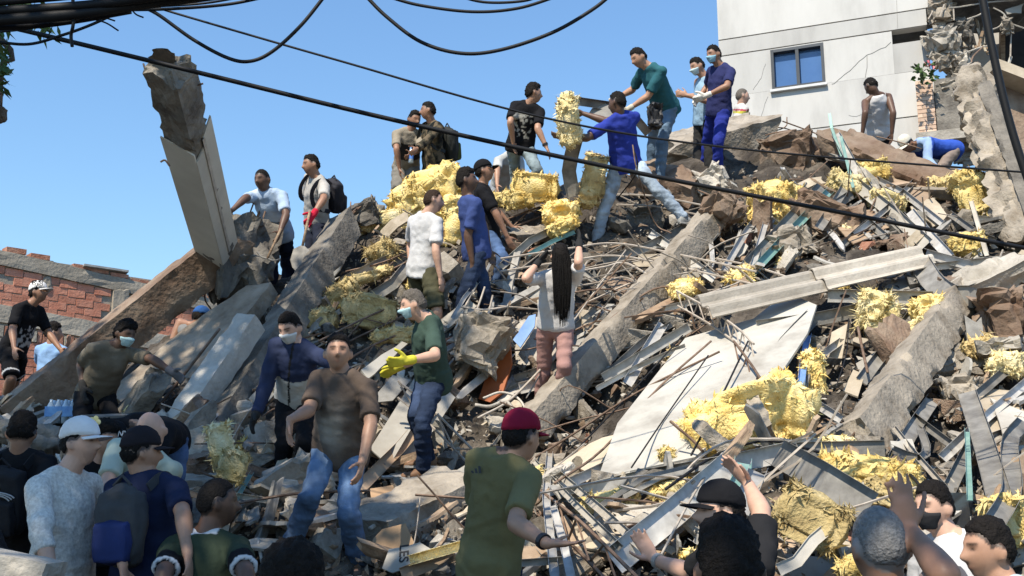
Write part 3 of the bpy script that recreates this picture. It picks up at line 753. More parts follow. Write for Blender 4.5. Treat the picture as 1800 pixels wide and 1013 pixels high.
# lettering printed on the flap
def text_on(s, px, py, size, m, parent, c, n, rotdeg, name='lettering', lift=.008, ax=None):
    cu = bpy.data.curves.new('lettering', 'FONT'); cu.body = s; cu.size = size; cu.align_x = 'CENTER'; cu.align_y = 'CENTER'; cu.offset = size * .02
    tmp = bpy.data.objects.new('tmp_text', cu); COL.objects.link(tmp)
    bpy.context.view_layer.update()
    me = bpy.data.meshes.new_from_object(tmp.evaluated_get(bpy.context.evaluated_depsgraph_get())); bpy.data.objects.remove(tmp)
    p = onplane(px, py, c, n)
    n = n if np.dot(n, p - C0) < 0 else -n
    r = nrm(np.cross([0, 0, 1], n)) if ax is None else ax; u = np.cross(n, r)
    cc, ss = math.cos(math.radians(rotdeg)), math.sin(math.radians(rotdeg)); r, u = cc * r + ss * u, -ss * r + cc * u
    V = [p + r * v.co.x + u * v.co.y + n * lift for v in me.vertices]; F = [tuple(f.vertices) for f in me.polygons]
    bpy.data.meshes.remove(me)
    return obj(name, V, F, m, parent)
text_on('LES', 710, 974, .085, M_black, wbo, wb.c_, wb.n_, -80)
# corrugated strips
def corrugated(pa, pb, width, waves, m, label, amp=.03, upv=None, k=6):
    A, B = pr(pa), pr(pb); d = nrm((A + B) / 2 - C0); up = nrm(np.array([-.1, -.75, .65])) if upv is None else upv
    n = waves * 8; prof = [(-width / 2 + width * i / n, amp * math.sin(2 * math.pi * waves * i / n)) for i in range(n + 1)]
    prof = prof + [(x, y - .012) for x, y in prof[::-1]]
    pts = [A + (B - A) * i / k for i in range(k + 1)]
    return MB().sweep(pts, prof, up, True).build('corrugated_sheet', m, label=label, cat='roof sheet')
corrugated((1240, 538, 9.6), (1446, 492, 10.0), .34, 2, M_asb, 'lower length of grey corrugated strip over the white panel')
corrugated((1442, 490, 9.95), (1632, 448, 10.4), .34, 2, M_asb, 'upper length of grey corrugated strip ending at bent studs')
corrugated((-20, 770, 9.5), (60, 730, 10.2), .6, 4, M_panel, 'pale corrugated sheet by the sacks at the left wall')

# ================================================================ steel studs, tubes, joists, rods
def stud(pts, w=.09, f=.04, m=None, label=None, up=None, name='steel_stud', k=3, holes=0, group=None, cat='steel stud', flip=1):
    q = catmull([pr(p) for p in pts], k) if len(pts) > 2 else [pr(p) for p in pts]
    d = nrm(np.mean(q, 0) - C0); upv = -d if up is None else np.asarray(up, float)
    th = .0025; prof = [(-w / 2, 0), (w / 2, 0), (w / 2, f), (w / 2 - th, f), (w / 2 - th, th), (-w / 2 + th, th), (-w / 2 + th, f), (-w / 2, f)]
    prof = [(x, y * flip) for x, y in prof]
    mb = MB().sweep(q, prof, upv, True)
    o = mb.build(name, m or M_zinc, label=label, cat=cat, group=group)
    if holes:
        A, B = q[0], q[-1]; t = nrm(B - A); u = nrm(upv - t * np.dot(upv, t)); a = np.cross(t, u)
        for i in range(holes):
            p = A + (B - A) * (i + .5) / holes + u * (.0035 if flip > 0 else .001)
            V = [p + t * .045 * math.cos(h) + a * .018 * math.sin(h) for h in np.linspace(0, 2 * math.pi, 12, endpoint=False)]
            V = V + [v + u * .002 for v in V]
            F = [tuple(range(12, 24))] + [(i2, (i2 + 1) % 12, 12 + (i2 + 1) % 12, 12 + i2) for i2 in range(12)]
            obj('hole_shade', V, F, M_dark, o)  # dark disc laid on the steel in place of a shaded hole
    return o
S = stud
S([(1078, 988, .5), (1180, 905, .5), (1282, 816, .6)], .15, .05, M_zinc, 'broad galvanised channel rising to the bent corner near the wool batt', k=1)
S([(1368, 796, .6), (1450, 842, .5), (1530, 892, .4)], .17, .06, M_zincd, 'thick dull channel sloping down from the bent corner', k=1, name='steel_channel')
S([(995, 876, .30), (1130, 842, .3), (1290, 815, .35), (1420, 786, .45)], .12, .05, M_zinc, 'long perforated channel across the foot of the white panel', k=1, holes=7)
S([(1300, 900, .7), (1330, 830, .65)], .1, .05, M_zinc, 'short upright stud behind the reaching man\'s hand')
S([(1270, 905, .7), (1300, 850, .65), (1305, 815, .65)], .10, .04, M_teal, 'greenish stud stub beside the reaching man\'s cap', k=1)
S([(1368, 1002, .5), (1400, 988, .5), (1428, 952, .5), (1492, 898, .5)], .06, .012, M_panel, 'white bent strip in front of the matted wool square', k=1)
S([(1443, 328, .4), (1375, 400, .3), (1296, 486, .25)], .12, .05, M_zincd, 'dark steel stud slanting down left of the ridge wool', k=1)
S([(1456, 338, .35), (1380, 418, .28), (1312, 490, .22)], .09, .05, M_teal, 'green-grey stud lying along the dark stud', k=1)
S([(1362, 345, .3), (1310, 410, .25), (1272, 476, .2)], .07, .04, M_zinc, 'thin bright stud hanging from the orange-tinged wool', k=1)
S([(1345, 395, .3), (1320, 480, .25)], .06, .03, M_zinc, 'short bright stud between slanting studs')
S([(1470, 236, 12.9), (1500, 290, 12.4), (1535, 345, 12.0)], .10, .05, M_zinc, 'bright stud leaning over the ridge crest', k=1)
S([(1458, 200, 13.1), (1462, 225, 13.0), (1480, 275, 12.6)], .035, .02, M_teal, 'thin green rod sticking up from the ridge crest', k=1)
S([(1478, 240, 12.7), (1500, 330, 12.0)], .035, .02, M_teal, 'thin green strip down the ridge crest')
S([(1455, 520, .45), (1640, 524, .45)], .12, .05, M_zinc, 'level galvanised channel under the corrugated strip', holes=3)
S([(1628, 446, .4), (1710, 468, .4)], .09, .05, M_zinc, 'stud poking from the end of the corrugated strip')
S([(1632, 470, .35), (1745, 458, .35)], .07, .04, M_zinc, 'bright stud running right from the corrugated strip')
S([(1618, 462, .4), (1650, 505, .4), (1705, 522, .45), (1800, 478, .4)], .20, .03, M_zincd, 'wide bent sheet-metal channel sagging over the thick beam', name='steel_channel')
S([(1600, 372, .3), (1635, 415, .3), (1670, 452, .3)], .10, .04, M_zinc, 'bent stud above the corrugated strip\'s end', k=1)
S([(1500, 320, .3), (1570, 375, .3), (1630, 430, .3)], .14, .05, M_panel, 'whitened channel running down to the corrugated strip', k=1)
S([(1530, 310, .25), (1590, 340, .25), (1665, 400, .25)], .07, .04, M_zinc, 'bright stud crossing below the ridge wool', k=1)
S([(1420, 350, .2), (1510, 375, .22), (1560, 420, .22)], .08, .04, M_zincd, 'dull stud half buried above the brown clod', k=1)
S([(1690, 300, .35), (1712, 370, .4), (1735, 450, .45)], .045, .03, M_panel, 'white thin post before the yellow wool by the leaning post', k=1)
S([(1425, 560, .35), (1380, 610, .35), (1345, 680, .3)], .15, .05, M_zincd, 'dark dented channel along the right edge of the white panel', k=2)
S([(1330, 575, .3), (1440, 560, .35), (1510, 545, .35)], .12, .04, M_zincd, 'crumpled flashing above the white panel\'s edge', k=2)
S([(1420, 590, .4), (1412, 640, .4), (1405, 705, .45)], .055, .03, M_bluem, 'blue-filmed upright stud beside the wool batt', k=1)
S([(1700, 690, .5), (1730, 780, .5), (1760, 885, .45)], .13, .05, M_zincd, 'long dark channel hanging in the right-hand hollow', k=2)
S([(1800, 742, .5), (1775, 780, .55), (1778, 860, .6), (1742, 925, .6)], .10, .05, M_zincd, 'twisted channel beside the masked man in white', k=3)
S([(1572, 752, .5), (1610, 800, .5), (1662, 858, .5)], .035, .03, M_concw, 'thin tube slanting down behind the raised hand', k=1)
S([(1618, 755, .5), (1628, 790, .5), (1612, 806, .5), (1570, 790, .5)], .05, .03, M_zincd, 'hooked grey strip in the right-hand hollow', k=2)
S([(1700, 760, .6), (1705, 880, .6)], .03, .03, M_teal, 'thin green pipe upright in the right-hand hollow')
S([(1400, 792, .6), (1470, 790, .5), (1555, 788, .5)], .10, .02, M_grey, 'flat curled strip above the torn wool roll', k=2)
S([(1048, 684, .35), (1120, 645, .3), (1205, 608, .3)], .045, .04, M_zinc, 'pale tube over the left edge of the white panel', k=1)
S([(1060, 665, .3), (1120, 630, .3), (1212, 575, .3)], .09, .04, M_zinc, 'bright stud above the pale tube by the long beam', k=1)
S([(1075, 650, .25), (1130, 600, .25), (1180, 570, .2)], .06, .04, M_zincd, 'dull stud beside the long beam', k=1)
S([(940, 812, .6), (1010, 885, .6), (1092, 965, .6)], .04, .03, M_panel, 'pale strip crossing in front of the red-capped man\'s hand', k=1)
S([(985, 836, .6), (1060, 900, .6), (1135, 968, .5)], .05, .03, M_concw, 'pale timber strip crossing the tan tile sheet', k=1)
S([(966, 800, .5), (960, 880, .6), (976, 1020, .7)], .05, .03, M_zinc, 'upright stud at the red-capped man\'s elbow', k=1)
S([(972, 890, .6), (992, 960, .6), (1005, 1020, .7)], .045, .03, M_zinc, 'short stud beyond the red-capped man\'s wrist', k=1)
S([(915, 990, .7), (990, 985, .6)], .04, .03, M_zinc, 'level stud below the red-capped man\'s hand')
S([(1010, 345, 11.9), (1000, 300, 11.8), (1012, 245, 11.6)], .16, .05, M_zincd, 'wide bent stud standing upright among the wool on the ridge', k=2)
S([(1110, 200, 12.1), (1140, 235, 12.3)], .10, .04, M_zincd, 'galvanised stud held between the two men on the ridge')
S([(1015, 178, 12.1), (1085, 188, 12.2)], .10, .04, M_zincd, 'stud carried behind the man in the royal blue shirt')
S([(1010, 408, .3), (970, 425, .3), (928, 448, .3)], .045, .02, M_teal, 'pale green strip behind the long-haired woman', k=1)
S([(1004, 388, .3), (930, 425, .3), (880, 470, .25)], .08, .04, M_panel, 'white strip running down behind the long-haired woman', k=1)
S([(985, 570, .45), (1005, 500, .5)], .12, .05, M_zincd, 'upright dull stud at the woman\'s right side')
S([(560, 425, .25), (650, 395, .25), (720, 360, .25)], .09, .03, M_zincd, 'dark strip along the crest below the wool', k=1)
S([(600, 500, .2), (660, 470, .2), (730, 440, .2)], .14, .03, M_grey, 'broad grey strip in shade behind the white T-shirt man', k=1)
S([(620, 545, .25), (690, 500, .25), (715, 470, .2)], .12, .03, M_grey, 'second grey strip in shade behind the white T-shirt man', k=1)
S([(400, 905, .5), (440, 835, .5)], .03, .03, M_teal, 'turquoise pipe leaning beside the dark green shirt man')
S([(405, 870, .5), (470, 880, .4)], .04, .03, M_concw, 'pale stick across the turquoise pipe')
S([(795, 560, .45), (815, 525, .5), (840, 495, .5)], .04, .03, M_zinc, 'bright tube in the blue-shirted man\'s hand', k=1)
S([(720, 985, .5), (790, 965, .5), (880, 940, .4)], .06, .05, M_insp, 'pale yellow tube at the front of the heap', k=1, name='plastic_tube', cat='tube')
S([(705, 1010, .4), (800, 975, .3)], .08, .03, M_tan, 'tan lath under the pale yellow tube', name='timber_lath', cat='timber')
S([(620, 870, .2), (700, 790, .2), (760, 720, .2)], .10, .03, M_tan, 'wooden rail along the edge of the folded white sheet', k=1, name='timber_rail', cat='timber')
S([(1440, 432, .3), (1530, 400, .25), (1620, 330, .25)], .014, .014, M_rebar, 'thin bar arching above the corrugated strip', k=4, name='bar', cat='bar')

def joist(top, dz, label, r=.011, step=.22, m=None, chords=2, flat=None):
    """open-web joist: two chords with a zigzag rod between them"""
    q = catmull([pr(p) for p in top], 6)
    d = nrm(np.mean(q, 0) - C0); drop = np.array([0, 0, -1.0]) if flat is None else np.asarray(flat, float)
    root = empty('bar_joist', min(q, key=lambda p: p[2]) + np.array([0, 0, -dz])); tag(root, label, 'steel joist')
    m = m or M_rebarp
    lo = [p + drop * dz + np.array([0, -.02, 0]) for p in q]
    MB().tube(q, r, 5).build('top_chord', m, root); MB().tube(lo, r, 5).build('bottom_chord', m, root)
    if chords > 2:
        MB().tube([p + np.array([.02, .09, 0]) for p in q], r, 5).build('rear_chord', m, root)
    L = [0.0]
    for a, b in zip(q[:-1], q[1:]): L.append(L[-1] + np.linalg.norm(b - a))
    n = max(2, int(L[-1] / step)); z = []
    for i in range(n + 1):
        s = L[-1] * i / n; k = min(max(np.searchsorted(L, s) - 1, 0), len(q) - 2); f = (s - L[k]) / (L[k + 1] - L[k] + 1e-9)
        src = q if i % 2 == 0 else lo
        z.append(src[k] + (src[k + 1] - src[k]) * f)
    MB().tube(z, r * .7, 4).build('web_rod', m, root)
    return root
joist([(880, 455, .5), (1000, 437, .6), (1080, 428, .6), (1180, 445, .55), (1330, 478, .5)], .14, 'long dusty bar joist crossing at the straddling man\'s foot')
joist([(1010, 478, .5), (1060, 470, .5), (1100, 463, .5), (1150, 490, .5)], .16, 'short bent joist right of the woman\'s raised arm')
joist([(1290, 600, .72), (1320, 640, .72), (1352, 690, .72)], .20, 'rusty joist length added for a ladder-shaped shadow on the white panel', step=.16, m=M_rebar)  # added joist where a ladder-shaped shadow crosses the panel
joist([(1190, 512, .6), (1250, 545, .65), (1300, 580, .68), (1325, 605, .7)], .15, 'ladder-like joist draped over the white panel\'s top', step=.1)
joist([(925, 845, .7), (1000, 900, .8), (1060, 955, .8), (1125, 1020, .8)], .17, 'dark joist in front of the red-capped man\'s hand', m=M_rebar)
joist([(560, 600, .4), (640, 560, .45), (720, 525, .45)], .16, 'dark joist behind the man in the green T-shirt', m=M_rebar)
joist([(590, 645, .4), (660, 605, .4), (735, 575, .4)], .2, 'dark joist below the shaded wool batt', m=M_rebar)
joist([(868, 395, .25), (910, 378, .25), (960, 360, .25)], .13, 'short joist under the ridge wool', m=M_rebar)
joist([(1085, 342, .3), (1150, 345, .3), (1240, 362, .3)], .13, 'joist beneath the teal polo man\'s shoes', m=M_rebarp)
joist([(700, 670, .4), (760, 720, .4), (830, 790, .4)], .15, 'twisted joist behind the man in green\'s hip', m=M_rebarp)
joist([(790, 400, .2), (690, 455, .25), (600, 480, .25)], .12, 'shaded joist along the slope below the crest', m=M_rebar)
joist([(1260, 455, .4), (1330, 470, .4), (1420, 500, .4)], .12, 'joist lying in the studs above the corrugated strip', m=M_rebarp)

def bar(pts, r, m, label, name='rebar', cat='rebar', k=5, group=None):
    q = catmull([pr(p) for p in pts], k)
    return MB().tube(q, r, 5).build(name, m, smooth=True, label=label, cat=cat, group=group)
bar([(1215, 800, .75), (1262, 710, .75), (1315, 600, .72)], .008, M_cable, 'dark rod running up across the white panel')
bar([(975, 850, .6), (1060, 790, .65), (1160, 680, .65), (1250, 600, .62)], .010, M_rebar, 'brown rod along the left part of the white panel')
bar([(905, 825, .6), (1000, 768, .62), (1120, 690, .65), (1265, 618, .65)], .010, M_rebar, 'brown rod over the beige torn board')
bar([(1005, 800, .6), (1110, 690, .65), (1200, 590, .65)], .007, M_cable, 'dark wire slanting along the white panel\'s left side')
bar([(1110, 822, .7), (1165, 740, .7), (1245, 625, .68)], .006, M_cable, 'fine dark wire over the white panel\'s middle')
bar([(1170, 860, .6), (1260, 800, .6), (1350, 775, .65), (1460, 800, .65), (1580, 820, .6), (1650, 900, .6)], .010, M_cable, 'black cable looping over the big wool batt', 'cable', 'cable')
bar([(1160, 980, .7), (1225, 860, .6), (1290, 770, .5)], .007, M_rebarp, 'thin pale rod beside the broad channel')
bar([(268, 728, 9.7), (330, 650, 9.9), (386, 578, 10.1)], .014, M_rebar, 'rust-red bar lying on the tilted slab')
bar([(925, 700, .4), (985, 600, .5), (1040, 520, .5), (1100, 440, .5)], .008, M_rebarp, 'long thin rod across the woman\'s back')
bar([(840, 735, .5), (900, 700, .5), (975, 620, .5), (1010, 560, .5)], .012, M_rebarp, 'bent rod reaching to the woman\'s trousers')
bar([(850, 700, .5), (880, 690, .5), (910, 700, .5), (925, 730, .5), (918, 790, .5)], .012, M_concw, 'pale looped rod above the red cap')
bar([(835, 712, .5), (860, 715, .5), (888, 706, .5), (905, 722, .5)], .016, M_concw, 'pale hooked rod above the red cap')
bar([(720, 905, .4), (760, 880, .4), (752, 860, .4), (722, 845, .4)], .008, M_panel, 'white wire curling on the broad slab piece', 'wire', 'wire')
bar([(650, 930, .3), (700, 895, .3), (745, 860, .3)], .016, M_concw, 'pale pole on the broad slab piece')
for i, pts in enumerate([[(800, 580, .5), (822, 530, .5), (838, 500, .55)], [(820, 590, .5), (840, 540, .5), (852, 505, .55)], [(840, 600, .5), (856, 560, .5), (866, 520, .5)],
        [(810, 540, .5), (850, 545, .5), (890, 540, .5)]]):
    bar(pts, .011, M_rebarp, 'dusty rod standing out of the crushed block', group='rods out of the crushed block')
bar([(1085, 350, .5), (1120, 300, 11.4), (1112, 255, 11.3)], .008, M_cable, 'black wire rising beside the light jeans')
bar([(1112, 255, 11.3), (1120, 300, 11.3), (1150, 390, .5), (1180, 410, .5)], .008, M_rebar, 'curved rod over the light jeans\' knee')
bar([(1595, 620, .5), (1570, 680, .5), (1600, 600, .5)], .006, M_cable, 'fine wire in the hollow')
bar([(1492, 560, .5), (1488, 620, .5), (1470, 680, .5)], .005, M_cable, 'dangling fine wire by the cabinet side', 'wire', 'wire')
bar([(1508, 575, .5), (1515, 610, .5), (1525, 655, .5)], .012, M_rebar, 'short rod under the wool tuft')
bar([(1540, 240, 13.2), (1580, 250, 13.1), (1620, 262, 13.0)], .008, M_rebar, 'thin rod behind the kneeling man')
bar([(1345, 238, 13.6), (1370, 232, 13.5), (1400, 228, 13.5)], .009, M_rebar, 'rod jutting from the sunlit slab end')
bar([(500, 660, .4), (440, 720, .5), (392, 800, .5)], .004, M_panel, 'thin pale wire hanging before the dark beam', 'wire', 'wire')

# ================================================================ glass wool
wool(1312, 748, 235, 135, 14, .5, 'large yellow wool batt on the white panel\'s lower corner', sub=5, off=.45, n1=.35, tuft=420)
wool(760, 345, 150, 85, 28, .8, 'big bright yellow wool pile on the crest', M_ins, 12.7, sub=5, tuft=300)
wool(720, 358, 70, 70, 40, .5, 'folded yellow wool left of the crest pile', M_ins, 12.6)
wool(795, 400, 60, 120, 10, .5, 'yellow wool slumped behind the blue shirt man', M_ins, 12.2)
wool(690, 385, 80, 40, 12, .4, 'flat pale wool slab at the crest', M_insp, 12.5, box=.4, n2=.06)
wool(640, 395, 40, 35, 0, .3, 'small shaded wool tuft at the crest', M_insd, 12.4)
wool(940, 330, 92, 58, -6, .3, 'upright yellow batt at the feet of the man in the printed black shirt', M_ins, 12.3, box=.3, n1=.12, n2=.07)
wool(912, 350, 60, 34, 10, .4, 'yellow wool heap left of the upright batt', M_ins, 12.35)
wool(878, 352, 40, 30, 0, .3, 'orange-tinged wool behind the capped man', M_ins, 12.9)
wool(999, 213, 42, 104, 3, .28, 'torn wool batt held up against the sky', M_insp, 11.35, tuft=300, n2=.2, n1=.2)
wool(1042, 318, 44, 110, -12, .3, 'wool strip hanging beside the upright stud', M_insd, 11.9)
wool(985, 372, 70, 36, 8, .4, 'yellow wool spread under the upright stud', M_ins, 12.0)
wool(990, 398, 60, 26, 30, .3, 'rolled wool edge above the woman\'s head', M_ins, 11.8)
wool(1358, 352, 100, 62, 5, .4, 'orange-tinged wool among the studs below the ridge', M_ins, .35, tuft=300)
wool(1345, 385, 60, 40, -10, .2, 'deep orange wool backing under the studs', M_ins, .15, n2=.05)
wool(1490, 325, 80, 40, -25, .3, 'wool scraps under the bright ridge stud', M_insp, .2, tuft=250)
wool(1535, 300, 60, 40, 5, .35, 'solid yellow wool corner near the kneeling man', M_ins, .4, box=.4, n2=.08)
wool(1560, 355, 70, 36, -20, .2, 'thin wool layer among bright studs', M_insp, .15)
wool(1710, 345, 70, 120, 14, .4, 'tall yellow wool sheet against the leaning post', M_ins, .35, tuft=260, sub=5)
wool(1655, 330, 50, 40, 0, .3, 'brownish wool behind the thin white post', M_insd, .2)
wool(1700, 430, 60, 40, 0, .3, 'wool tuft at the right of the corrugated strip', M_ins, .2)
wool(1540, 548, 66, 70, -12, .35, 'shaggy wool tuft hanging under the level channel', M_insp, .45, tuft=420, tl=.10)
wool(1632, 545, 60, 50, 10, .3, 'golden wool scrap beside the thick beam\'s head', M_ins, .4)
wool(1605, 578, 60, 24, 25, .2, 'wool strand trailing by the thick beam', M_insp, .35, tuft=200)
wool(1530, 832, 178, 56, -14, .35, 'torn wool roll sloping below the curled strip', M_ins, .4, tuft=380, sub=5)
wool(1560, 870, 90, 40, -20, .3, 'lower fold of the torn wool roll', M_insd, .3)
wool(1425, 912, 130, 96, -28, .22, 'square of matted dusty wool in front of the dark gap', M_insd, .5, box=.3, n1=.2, n2=.1, sub=5, tuft=300)
wool(1470, 780, 60, 24, 0, .2, 'small wool wisps above the curled strip', M_insp, .35, tuft=200)
wool(1072, 884, 110, 36, 14, .25, 'yellow wool bulging under the long perforated channel', M_ins, .2, n2=.07)
wool(1180, 862, 80, 30, 12, .25, 'shaded yellow wool under the broad channel', M_ins, .12, n2=.07)
wool(942, 846, 40, 40, 0, .25, 'small wool tuft beside the red cap', M_ins, .5, tuft=200)
wool(1172, 800, 26, 22, 0, .1, 'tiny wool flake on the white panel', M_ins, .35)
wool(1205, 508, 60, 30, 10, .25, 'wool tuft at the left end of the corrugated strip', M_ins, .35)
wool(1300, 490, 50, 36, 20, .25, 'wool scrap above the white panel', M_ins, .2)
wool(1770, 640, 60, 40, -10, .3, 'wool tuft near the right-hand cream board', M_insp, .35, tuft=260)
wool(1720, 610, 60, 30, 20, .25, 'pale wool by the thick beam\'s middle', M_insd, .25)
wool(1770, 915, 70, 90, 10, .3, 'golden wool behind the last man on the right', M_ins, .3)
wool(1500, 1005, 50, 40, 0, .3, 'yellow wool behind the grey-haired man', M_ins, .3)
wool(1430, 660, 40, 90, 4, .15, 'golden wool curtain behind the blue-filmed stud', M_ins, .25, n2=.05)
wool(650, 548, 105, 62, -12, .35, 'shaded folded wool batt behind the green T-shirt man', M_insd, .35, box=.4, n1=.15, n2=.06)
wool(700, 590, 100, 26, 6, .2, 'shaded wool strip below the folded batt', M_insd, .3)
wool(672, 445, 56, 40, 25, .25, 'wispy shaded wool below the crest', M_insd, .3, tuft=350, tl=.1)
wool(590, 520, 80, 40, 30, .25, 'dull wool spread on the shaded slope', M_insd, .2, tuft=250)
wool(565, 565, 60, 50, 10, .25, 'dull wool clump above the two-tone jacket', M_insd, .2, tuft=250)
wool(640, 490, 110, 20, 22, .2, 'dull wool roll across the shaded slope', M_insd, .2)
wool(388, 782, 46, 80, 15, .12, 'upright pale wool sheet beside the dark beam', M_insp, 8.0, box=.4, n1=.15, n2=.08)
wool(410, 820, 50, 60, -15, .14, 'pale yellow wool fold beside the upright sheet', M_insp, 7.8, box=.4, n1=.15, n2=.08)
# ================================================================ scattered debris
KEEP = []   # picture regions kept clear of loose pieces (panels, held things)
def in_poly(x, y, poly):
    c = False; j = len(poly) - 1
    for i in range(len(poly)):
        xi, yi = poly[i]; xj, yj = poly[j]
        if (yi > y) != (yj > y) and x < (xj - xi) * (y - yi) / (yj - yi) + xi: c = not c
        j = i
    return c
WPX = [(1380, 490), (1460, 540), (1440, 610), (1345, 715), (1235, 825), (1020, 870), (1060, 740), (1250, 565)]
TOPX = [0, 120, 220, 330, 420, 480, 560, 620, 700, 800, 900, 1000, 1100, 1200, 1300, 1400, 1500, 1650, 1800]
TOPY = [725, 720, 700, 600, 490, 500, 450, 395, 375, 385, 385, 375, 350, 320, 290, 290, 270, 300, 360]
VOID = [[(1310, 845), (1380, 800), (1525, 895), (1480, 985), (1340, 985)], [(1430, 600), (1560, 590), (1640, 570), (1540, 720), (1490, 770), (1425, 760)], [(1570, 790), (1690, 690), (1735, 800), (1745, 870), (1640, 890)], [(1060, 372), (1215, 350), (1165, 445), (1045, 445)], [(1000, 470), (1120, 470), (1070, 560), (1010, 560)], [(620, 560), (720, 590), (700, 640), (600, 630)]]  # pieces thinned here so the darkened base shows as shaded hollows
def sample(rg, lo=None, hi=None):
    while True:
        x = rg.uniform(-40, 1840); y0 = np.interp(x, TOPX, TOPY); y = rg.uniform(y0 + 4, 1010)
        if lo is not None and y < lo: continue
        if in_poly(x, y, WPX) or in_poly(x, y, [(200, 690), (330, 575), (490, 500), (300, 760)]): continue
        if 105 < x < 225 and 680 < y < 830: continue
        if rg.random() < .88 and any(in_poly(x, y, v_) for v_ in VOID): continue
        return x, y
LAND = [(90, 760, 'by the sacks under the slanting beam'), (250, 720, 'beside the tilted slab'), (380, 720, 'along the dark climbing beam'), (430, 900, 'behind the dark green shirt'), (470, 500, 'below the pickaxe'),
    (560, 600, 'above the two-tone jacket'), (620, 480, 'on the shaded slope under the crest'), (700, 420, 'under the big wool pile'), (560, 950, 'at the striding man\'s feet'), (700, 900, 'on the broad slab piece'),
    (690, 740, 'by the folded white sheet'), (740, 990, 'beside the lettered box flap'), (800, 640, 'around the crushed block'), (830, 760, 'behind the maroon cap'), (850, 460, 'between the blue work shirt and the woman'),
    (930, 640, 'by the orange sheet and the woman'), (950, 400, 'below the upright wool batt'), (1050, 430, 'at the straddling man\'s foot'), (1080, 560, 'above the long sunlit beam'), (1010, 690, 'on the long sunlit beam'),
    (980, 780, 'by the beige torn board'), (980, 960, 'before the maroon-capped person\'s hand'), (1100, 930, 'on the tan tile sheet'), (1200, 360, 'under the teal polo shirt'), (1200, 480, 'beside the long beam\'s upper end'),
    (1250, 560, 'at the white panel\'s upper edge'), (1320, 420, 'among the slanting steel studs'), (1250, 890, 'under the broad channel'), (1400, 320, 'behind the reddish ridge lump'), (1440, 420, 'above the corrugated strip'),
    (1500, 620, 'in the hollow beside the thick beam'), (1420, 850, 'under the large wool batt'), (1540, 340, 'among the ridge wool scraps'), (1600, 400, 'at the upper end of the corrugated strip'), (1640, 600, 'against the thick beam'),
    (1500, 950, 'behind the grey-haired head'), (1620, 800, 'above the raised hand'), (1720, 360, 'against the leaning broken post'), (1760, 560, 'by the earth-brown wall piece'), (1740, 720, 'by the tipped cream board'), (1760, 880, 'behind the masked person in white')]
def where(x, y):
    return min(LAND, key=lambda l: (l[0] - x) ** 2 + (l[1] - y) ** 2)[2]
def chunk_mesh(seed, n=13, flat=1.0):
    rg = np.random.default_rng(seed); bm = bmesh.new()
    for k in range(n):
        v = nrm(rg.normal(0, 1, 3)) * rg.uniform(.75, 1.0); v = v * [1, rg.uniform(.75, .95), .65 * flat]; bm.verts.new(v)
    bmesh.ops.convex_hull(bm, input=bm.verts)
    for v in [v for v in bm.verts if not v.link_faces]: bm.verts.remove(v)
    bm.verts.index_update()
    V = np.array([v.co[:] for v in bm.verts]); F = [tuple(v.index for v in f.verts) for f in bm.faces]; bm.free()
    return V, F
def board_mesh(seed, l=1.0, w=.35, t=.05):
    rg = np.random.default_rng(seed); out = []
    n = 4
    e0 = [-.5 * l + rg.uniform(-.1, .12) * l for _ in range(n)]; e1 = [.5 * l + rg.uniform(-.14, .1) * l for _ in range(n)]
    ys = np.linspace(-w / 2, w / 2, n); bend = rg.uniform(-.06, .06)
    top = [(e0[i], ys[i], t / 2) for i in range(n)] + [(0, ys[i], t / 2 + bend) for i in range(n)] + [(e1[i], ys[i], t / 2) for i in range(n)]
    V = np.array(top + [(x, y, z - t) for x, y, z in top]); m = 3 * n; F = []
    for r in range(2):
        for i in range(n - 1):
            a = r * n + i
            F += [(a, a + n, a + n + 1, a + 1), (m + a, m + a + 1, m + a + n + 1, m + a + n)]
    rim = [0, 1, 2, 3, 7, 11, 10, 9, 8, 4]
    for k in range(len(rim)):
        a, b = rim[k], rim[(k + 1) % len(rim)]; F.append((a, b, m + b, m + a))
    return V, F
def frame_at(p, rg, tilt=.5, spin=None):
    n = nrm(hnormal(p) + rg.normal(0, tilt, 3)); a = nrm(np.cross(n, rg.normal(0, 1, 3))); b = np.cross(n, a)
    return a, b, n
def place(name, me, p, a, b, n, s, label, cat, group):
    o = bpy.data.objects.new(name, me); COL.objects.link(o)
    M = Matrix(((a[0] * s[0], b[0] * s[1], n[0] * s[2], p[0]), (a[1] * s[0], b[1] * s[1], n[1] * s[2], p[1]), (a[2] * s[0], b[2] * s[1], n[2] * s[2], p[2]), (0, 0, 0, 1)))
    o.matrix_world = M
    return tag(o, label, cat, group)
rg = np.random.default_rng(42)
CH = [[mesh_of('chunk', *chunk_mesh(100 * j + i, 10 + i % 6), m_) for i in range(7)] for j, m_ in enumerate((M_conc, M_concw, M_concd, M_concb, M_brickd))]
kinds = [(0, 'grey concrete fragment', 'grey concrete fragments'), (1, 'pale concrete fragment', 'pale concrete fragments'),
         (2, 'dark concrete fragment', 'dark concrete fragments'), (3, 'brown-stained concrete fragment', 'brown concrete fragments'),
         (4, 'broken red brick piece', 'red brick pieces')]
cnt = [150, 90, 80, 80, 50]
for (j, lab, grp), n_ in zip(kinds, cnt):
    for i in range(n_):
        x, y = sample(rg); p = at(x, y, .0); s = .045 + .17 * rg.random() ** 2.2
        if j == 4: s = min(s, .09)
        a, b, n = frame_at(p, rg, .8)
        place('concrete_chunk' if j < 4 else 'brick_piece', CH[j][i % 7], p + n * s * .15 + np.array([0, 0, .02]), a, b, n, (s * rg.uniform(.9, 1.7), s, s * rg.uniform(.7, 1.1)), ('large ' if s > .11 else 'small ') + lab + ' ' + where(x, y), 'rubble', grp)
